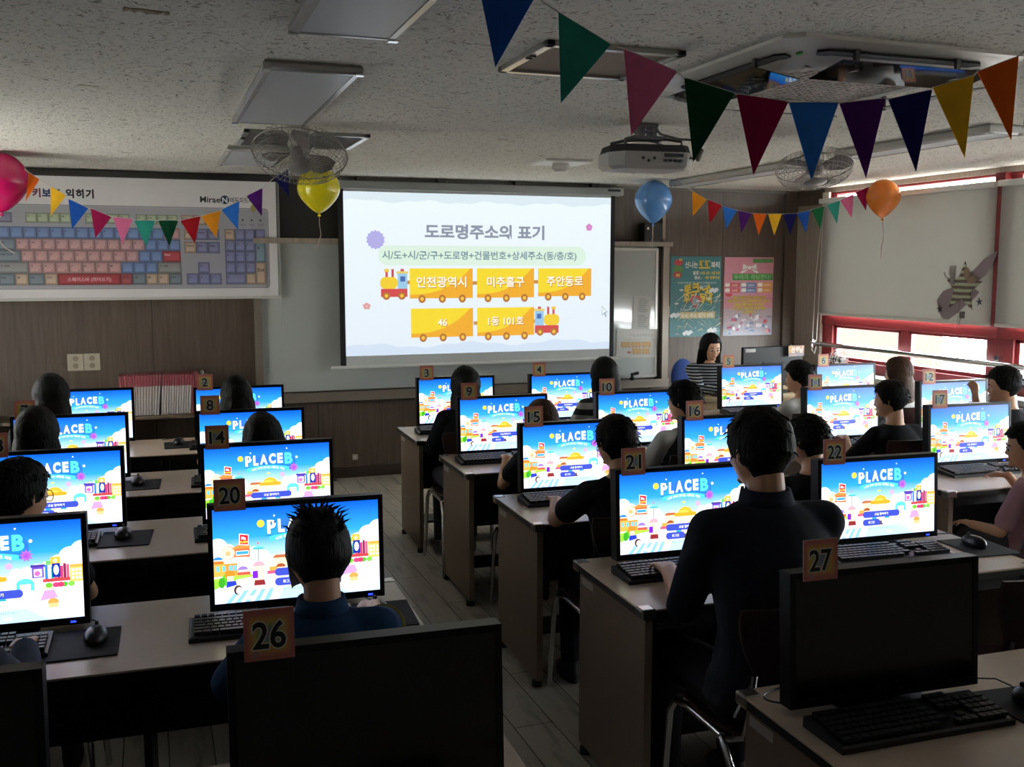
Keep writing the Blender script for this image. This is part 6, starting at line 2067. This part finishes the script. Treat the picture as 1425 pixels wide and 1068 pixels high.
    if hair in ('long', 'bob'):
        n_ = 28
        rings = []
        stp = 13
        down = hairlen + hh * 0.78
        for i in range(stp):
            q = i / (stp - 1)
            z = hc.z + 0.28 * hh - down * q
            c = hc.lerp(Vector((hc.x, lean_y - 0.05, 0)), sstep(0.2, 1.0, q) * 0.8)
            yawm = Matrix.Rotation(yaw * (1 - 0.6 * q), 3, 'Z')
            gr = sstep(-0.05, 0.34, q)
            rx = hh * (0.28 + 0.185 * gr - 0.07 * sstep(0.6, 1.0, q))
            dep = hh * (0.34 + 0.14 * gr - 0.20 * sstep(0.45, 1.0, q))
            ring = []
            for j in range(n_):
                a = 2 * PI * j / n_
                yy, xx = math.sin(a), math.cos(a)
                yv = yy * dep if yy < 0 else yy * hh * (0.06 + 0.08 * (1 - gr))
                w_ = 1 + 0.09 * noise.noise(Vector((xx * 5, yy * 5, q * 2.5 + seed)))
                if q == 1:
                    w_ *= 0.8
                pt = yawm @ Vector((xx * rx * w_, yv * w_ - 0.03 * hh, 0))
                ring.append(Vector((c.x + pt.x, c.y + pt.y, z + (0.02 * hh * noise.noise(Vector((xx * 6, yy * 6, seed))) if q > 0.9 else 0))))
            rings.append(ring)
        rings_skin(hb, rings)
    if hair == 'spiky':
        rnd = random.Random(seed)
        for i in range(70):
            a = rnd.uniform(-PI, PI)
            e = rnd.uniform(0.5, 1.4)
            d = Vector((math.cos(a) * math.cos(e), math.sin(a) * math.cos(e) - 0.15, math.sin(e))).normalized()
            q = head_r(d) * 1.06
            side = Vector((math.copysign(0.6, d.x) * rnd.random() + rnd.uniform(-.3, .3), rnd.uniform(-0.5, 0.1), 0.75))
            p0 = P(q.x, q.y, q.z)
            dirv = (hm.to_3x3() @ (d * 0.4 + side)).normalized()
            ln = hh * rnd.uniform(0.10, 0.21)
            p1 = p0 + dirv * ln * 0.55
            p2 = p1 + (dirv + Vector((math.copysign(0.5, d.x), 0, -0.5))).normalized() * ln * 0.5
            tube(hb, [p0, p1, p2], [0.0034, 0.0024, 0.0005], 5)
    elif hair in ('short', 'boy'):
        rnd = random.Random(seed)
        for i in range(130):
            a = rnd.uniform(-PI, PI); e = rnd.uniform(-0.05, 1.4)
            d = Vector((math.cos(a) * math.cos(e), math.sin(a) * math.cos(e), math.sin(e))).normalized()
            if d.y > 0.3 and d.z < 0.45:
                continue
            q = head_r(d) * (1 + thick * 0.8)
            p0 = P(q.x, q.y, q.z)
            dv = (hm.to_3x3() @ (d * 0.5 + Vector((rnd.uniform(-.5, .5), rnd.uniform(-.5, .3), -0.5)))).normalized()
            tube(hb, [p0, p0 + dv * hh * 0.05, p0 + dv * hh * 0.085 + Vector((0, 0, -0.003))], [0.003, 0.002, 0.0005], 5)
    o = put('hair', hb, hair_m, root, smooth=True)
    if hair in ('long', 'bob'):
        remesh(o, 0.0075, 3)
    # ---- face
    for s in (-1, 1):
        b2 = bm_new(); ellipsoid(b2, P(s * 0.125, 0.335, 0.0), (0.052 * hh,) * 3, u=14, v=10); e = put('eye', b2, mat('eye_white', '#e6e0da', 0.2), root, smooth=True)
        b2 = bm_new(); ellipsoid(b2, P(s * 0.125, 0.354, -0.004), (0.040 * hh,) * 3, u=12, v=8); put('iris', b2, mat('iris_dark', '#1a100c', 0.15), e, smooth=True)
        b2 = bm_new(); tube(b2, [P(s * 0.06, 0.385, 0.075), P(s * 0.13, 0.375, 0.095), P(s * 0.20, 0.335, 0.08)], [0.010 * hh, 0.014 * hh, 0.006 * hh], 6); put('eyebrow', b2, hair_m, root, smooth=True)
    if not mask:
        b2 = bm_new(); tube(b2, [P(-0.085, 0.375, -0.222), P(-0.04, 0.397, -0.216), P(0, 0.40, -0.222), P(0.04, 0.397, -0.216), P(0.085, 0.375, -0.222)], [0.006 * hh, 0.018 * hh, 0.020 * hh, 0.018 * hh, 0.006 * hh], 8); put('mouth', b2, mat('lip_pink', '#b5655c', 0.45), root, smooth=True)
    else:
        b2 = bm_new()
        gr = []
        for i in range(7):
            z = -0.06 - 0.32 * i / 6
            row = []
            for j in range(11):
                a = -1.25 + 2.5 * j / 10
                row.append(P(0.345 * math.sin(a) * (1 - 0.12 * i / 6), 0.40 * math.cos(a) + 0.035 + 0.03 * math.cos(a) * math.sin(PI * i / 6), z))
            gr.append(row)
        g2 = [[q + (q - hc).normalized() * 0.003 for q in r] for r in gr]
        va = [[b2.verts.new(q) for q in r] for r in gr]; vb = [[b2.verts.new(q) for q in r] for r in g2]
        for i in range(6):
            for j in range(10):
                b2.faces.new((va[i][j], va[i][j + 1], va[i + 1][j + 1], va[i + 1][j])); b2.faces.new((vb[i][j], vb[i + 1][j], vb[i + 1][j + 1], vb[i][j + 1]))
        for j in range(10):
            b2.faces.new((va[0][j], vb[0][j], vb[0][j + 1], va[0][j + 1])); b2.faces.new((va[6][j], va[6][j + 1], vb[6][j + 1], vb[6][j]))
        for i in range(6):
            b2.faces.new((va[i][0], va[i + 1][0], vb[i + 1][0], vb[i][0])); b2.faces.new((va[i][10], vb[i][10], vb[i + 1][10], va[i + 1][10]))
        for s in (-1, 1):
            tube(b2, [P(s * 0.32, 0.16, -0.08), P(s * 0.37, 0.0, 0.0), P(s * 0.385, -0.08, 0.03), P(s * 0.37, -0.06, -0.08), P(s * 0.31, 0.15, -0.30)], 0.0016, 5)
        put('face_mask', b2, mat('mask_white', '#cfd2d4', 0.8), root, smooth=True)
    if glasses:
        b2 = bm_new()
        for s in (-1, 1):
            tube(b2, [P(s * 0.13 + 0.095 * math.cos(2 * PI * j / 20), 0.425 - 0.02 * abs(math.cos(2 * PI * j / 20)), -0.01 + 0.08 * math.sin(2 * PI * j / 20)) for j in range(21)], 0.0014, 5)
            tube(b2, [P(s * 0.225, 0.40, 0.01), P(s * 0.36, 0.12, 0.02), P(s * 0.385, -0.06, 0.02)], 0.0014, 5)
        tube(b2, [P(-0.035, 0.43, 0.0), P(0, 0.435, 0.01), P(0.035, 0.43, 0.0)], 0.0014, 5)
        put('glasses', b2, mat('glasses_wire', '#3a3634', 0.3, 0.6), root)
    # ---- clothes
    bm = bm_new()
    loft(bm, trunk_rings(0.011))
    slr = []
    for s in (-1, 1):
        limb(bm, spine(sh_z - 0.03 * k) + XT * (s * 0.08 * ks), shl[s], 0.064 * k, 0.066 * k)
        if sleeve <= 1:
            m_ = shl[s].lerp(el[s], sleeve)
            limb(bm, shl[s], m_, 0.066 * k, 0.062 * k + 0.004)
        else:
            limb(bm, shl[s], el[s], 0.066 * k, 0.054 * k)
            m_ = el[s].lerp(wr[s], sleeve - 1)
            limb(bm, el[s], m_, 0.054 * k, 0.043 * k)
    o = put('shirt', bm, shirt, root, smooth=True)
    remesh(o, 0.0085, 4)
    if collar:
        bm = bm_new()
        c0 = spine(sh_z + 0.03 * k)
        n_ = 26
        ro = []
        for (g, z, dy) in ((0.070, 0.0, 0.0), (0.078, 0.005, 0), (0.068, 0.045 * k, 0.006), (0.061, 0.046 * k, 0.006), (0.062, 0.0, 0)):
            ro.append([c0 + Vector((g * k * math.cos(2 * PI * j / n_) * 1.05, g * k * math.sin(2 * PI * j / n_) + dy, z - (0.02 if math.sin(2 * PI * j / n_) > 0.7 else 0))) for j in range(n_)])
        rings_skin(bm, ro, cap=False)
        put('collar', bm, collar if not isinstance(collar, bool) else shirt, root, smooth=True)
    bm = bm_new()
    for s in (-1, 1):
        limb(bm, hip[s] - Y * 0.02, knee[s], 0.094 * k, 0.068 * k)
        limb(bm, knee[s], ank[s] + Z * 0.02, 0.066 * k, 0.052 * k)
    loft(bm, [(Vector((0, 0, seat + 0.0)), 0.15 * ks, 0.12 * ks, X, Y), (Vector((0, 0, seat + 0.07 * k)), 0.188 * ks, 0.142 * ks, X, Y), (Vector((0, 0, seat + 0.15 * k)), 0.170 * ks, 0.128 * ks, X, Y)])
    o = put('trousers', bm, trousers or cloth('dark_trousers', '#1c1e26'), root, smooth=True)
    remesh(o, 0.010, 4)
    for s in (-1, 1):
        bm = bm_new()
        a = ank[s]
        loft(bm, [(Vector((a.x, a.y + 0.04 * k, 0.0)), 0.040 * k, 0.115 * k, X, Y), (Vector((a.x, a.y + 0.04 * k, 0.02)), 0.045 * k, 0.12 * k, X, Y), (Vector((a.x, a.y + 0.03 * k, 0.05)), 0.042 * k, 0.10 * k, X, Y), (Vector((a.x, a.y, 0.085)), 0.036 * k + .008, 0.05 * k, X, Y)])
        put('shoe', bm, mat('shoe_' + shoes[1:], shoes, 0.6), root, smooth=True)
    if extra:
        extra(root, dict(k=k, spine=spine, sh_z=sh_z, trunk=trunk, XT=XT, YT=YT, shl=shl, el=el, wr=wr, P=P, hc=hc, hh=hh, ks=ks, seat=seat))
    # the chair this person sits on
    return root, base


BLACKT = cloth('black_tshirt', '#15161a')
DARKG = cloth('dark_grey_top', '#23242a')
WHITET = cloth('white_tshirt', '#c9c9c6')
NAVY = cloth('navy_shirt', '#232733')
PINKT = cloth('pink_tshirt', '#b08a98')
BLUEJ = cloth('blue_jersey', '#24466e')
STRIPE_BW = stripe_mat('wide_striped_knit', '#b9b8b2', '#1c1d22', 0.075, 0.5)
STRIPE_T = stripe_mat('fine_striped_knit', '#1e2434', '#b8bcc0', 0.024, 0.36)


def vest(root, q):
    """Black panel over the back of a white T-shirt."""
    bm = bm_new()
    k, ks = q['k'], q['ks']
    rr = []
    for z, rx, ry in [(q['seat'] + 0.02, 0.17, 0.13), (q['seat'] + 0.15 * k, 0.166, 0.125), (q['seat'] + 0.27 * k, 0.15, 0.11), (q['seat'] + 0.40 * k, 0.165, 0.121), (q['sh_z'] - 0.07 * k, 0.160, 0.112), (q['sh_z'] - 0.0 * k, 0.118, 0.088), (q['sh_z'] + 0.03 * k, 0.075, 0.072)]:
        rr.append((q['spine'](min(z, q['sh_z'] + .04)) - q['YT'] * 0.004, rx * ks + 0.014, ry * ks + 0.018, q['XT'], Vector((0, 0, 1)).cross(q['XT'])))
    loft(bm, rr)
    remesh(put('vest', bm, BLACKT, root, smooth=True), 0.009, 4)


def arm_bands(root, q):
    s = 1
    a, b_ = q['shl'][s], q['el'][s]
    k = q['k']
    for t0 in (0.62, 0.80):
        bm = bm_new()
        p0, p1 = a.lerp(b_, t0), a.lerp(b_, t0 + 0.10)
        tube(bm, [p0, p1], [0.067 * k + 0.004, 0.066 * k + 0.004], 18)
        put('sleeve_band', bm, mat('yellow_band', '#b9ae3e', 0.8), root, smooth=False)['label'] = 'yellow sleeve stripe'
    bm = bm_new()


PEOPLE = []


def seat_person(label, px, py, ztop, clabel, **kw):
    root, base = person(label, px, py, ztop, **kw)
    rz = kw.get('rz', GR)
    rot = Matrix.Rotation(rz, 3, 'Z')
    q = base + rot @ Vector((0, 0.06, 0))
    if clabel:
        chair(q.x, q.y, rz, clabel)
    return root


seat_person('long-haired child hiding monitor 1 at the far left', -0.483, 5.43, 1.165, 'chair of the long-haired child at monitor 1', hair='long', thick=0.17, shirt=DARKG, hairlen=0.20, seed=3)
seat_person('child with straight long hair before monitor 2', 0.406, 5.45, 1.125, 'chair of the child at monitor 2', hair='long', thick=0.13, shirt=BLACKT, hairlen=0.18, seed=4, yaw=0.1)
seat_person('child with very long black hair and black top before monitor 3', 1.660, 5.42, 1.135, 'chair of the child with very long hair', hair='long', thick=0.16, shirt=BLACKT, hairlen=0.34, seed=5, sleeve=1.9, shoes='#8d8a88', trousers=cloth('grey_trousers', '#3b3c42'))
seat_person('long-haired child in black and white striped shirt', 2.535, 5.44, 1.160, 'chair of the child in the striped shirt', hair='long', thick=0.15, shirt=STRIPE_BW, hairlen=0.16, seed=6, sleeve=0.9)
seat_person('short-haired child in white T-shirt beside monitor 5', 3.880, 5.40, 1.100, 'chair of the child in the white T-shirt', hair='boy', thick=0.17, shirt=WHITET, yaw=0.75, seed=7, turn=0.2)
seat_person('child with long brown hair before monitor 6 by the window', 4.660, 5.40, 1.100, 'chair of the brown-haired child by the window', hair='long', hair_m=M_HAIRBR, thick=0.15, shirt=WHITET, yaw=0.7, hairlen=0.20, seed=8)
seat_person('long-haired child before monitor 7, second from the left front', -0.455, 4.44, 1.130, 'chair of the child at monitor 7', hair='long', hair_m=M_HAIR, thick=0.14, shirt=DARKG, hairlen=0.22, seed=9, yaw=-0.15)
seat_person('child with tousled hair leaning left before monitor 8', 0.443, 4.47, 1.055, 'chair of the child at monitor 8', hair='bob', thick=0.17, shirt=BLACKT, hairlen=0.03, seed=10, roll=-0.12)
seat_person('child with long brown hair behind the number 15 card', 1.757, 4.48, 1.060, 'chair of the brown-haired child at monitor 9', hair='long', hair_m=M_HAIRBR, thick=0.12, shirt=DARKG, hairlen=0.22, seed=11, nod=0.25)
seat_person('short-haired child in white T-shirt and black vest at monitor 10', 2.50, 4.42, 1.125, 'chair of the child in white and black', hair='boy', thick=0.16, shirt=WHITET, yaw=0.55, seed=12, extra=vest, sleeve=0.8)
seat_person('child in black top before monitor 11 looking left', 3.753, 4.40, 1.085, 'maroon chair of the child in black at monitor 11', hair='boy', thick=0.13, shirt=BLACKT, yaw=0.65, seed=13, sleeve=0.9)
seat_person('child resting a hand on the face beside monitor 12', 4.52, 4.38, 1.135, 'chair of the child resting a hand on the face', hair='boy', thick=0.17, shirt=BLACKT, yaw=0.85, seed=14, hands={-1: (4.43, 4.49, 0.95)}, elbow_out=-0.15, sleeve=0.9, curl=0.9)
seat_person('boy with glasses on the far left before monitor 13', -0.405, 3.36, 1.105, 'chair of the boy with glasses on the left', hair='boy', thick=0.15, shirt=BLACKT, yaw=-0.75, glasses=True, seed=15, head_h=0.215)
seat_person('boy in dark T-shirt typing at monitor 15', 1.655, 3.44, 1.130, 'chair of the boy typing at monitor 15', hair='boy', thick=0.13, shirt=BLACKT, yaw=0.18, seed=16, hands={-1: (1.53, 3.745, 0.735), 1: (1.80, 3.76, 0.735)}, detail=True, sleeve=0.62, elbow_out=0.9)
seat_person('child with glasses and black top before monitor 16', 2.495, 3.40, 1.095, 'chair of the child with glasses at monitor 16', hair='boy', thick=0.15, shirt=BLACKT, yaw=0.35, glasses=True, seed=17)
seat_person('dark-haired child in pink T-shirt at the right edge', 3.575, 3.32, 1.02, 'chair of the child in pink', hair='boy', thick=0.14, shirt=PINKT, yaw=0.95, seed=18, turn=0.35, lean=0.02, trousers=cloth('grey_jeans', '#4a4a50'), sleeve=0.75, hands={-1: (3.39, 3.42, 0.555)})
seat_person('child at the left edge, only a grey sleeve in view', -0.50, 2.40, 1.12, 'chair of the child with the grey sleeve', hair='boy', thick=0.14, shirt=cloth('grey_sleeve_top', '#4d5260'), seed=19, sleeve=1.95, hands={1: (-0.33, 2.70, 0.735)})
seat_person('spiky-haired boy in blue jersey with yellow sleeve stripes, before monitor 20', 0.354, 2.36, 1.115, 'chair of the boy in the blue jersey', hair='spiky', thick=0.12, shirt=BLUEJ, yaw=0.12, seed=20, mask=True, extra=arm_bands, collar=True, detail=True, hands={1: (0.555, 2.70, 0.735)}, sleeve=0.95, elbow_out=0.9)
seat_person('large student in dark collared shirt before monitor 21', 1.615, 2.42, 1.29, 'chair of the large student in the dark shirt', hair='boy', thick=0.14, shirt=NAVY, yaw=0.12, seed=21, collar=cloth('collar_blue', '#2c3142'), detail=True, sleeve=1.05, lean=0.08, elbow_out=0.3, hands={-1: (1.50, 2.72, 0.735), 1: (1.78, 2.74, 0.735)}, wide=1.1, head_h=0.232)
# teacher, facing her monitor and the class
person('teacher in a striped top at the front desk', 4.20, 7.02, 1.175, rz=PI - 0.35, seat=0.45, hair='long', thick=0.13, shirt=STRIPE_T, hairlen=0.16, yaw=0.30, nod=0.22, seed=22, head_h=0.215, sleeve=1.95, lean=0.14, detail=True, hands={-1: (4.38, 6.90, 0.76), 1: (4.12, 6.76, 0.765)})
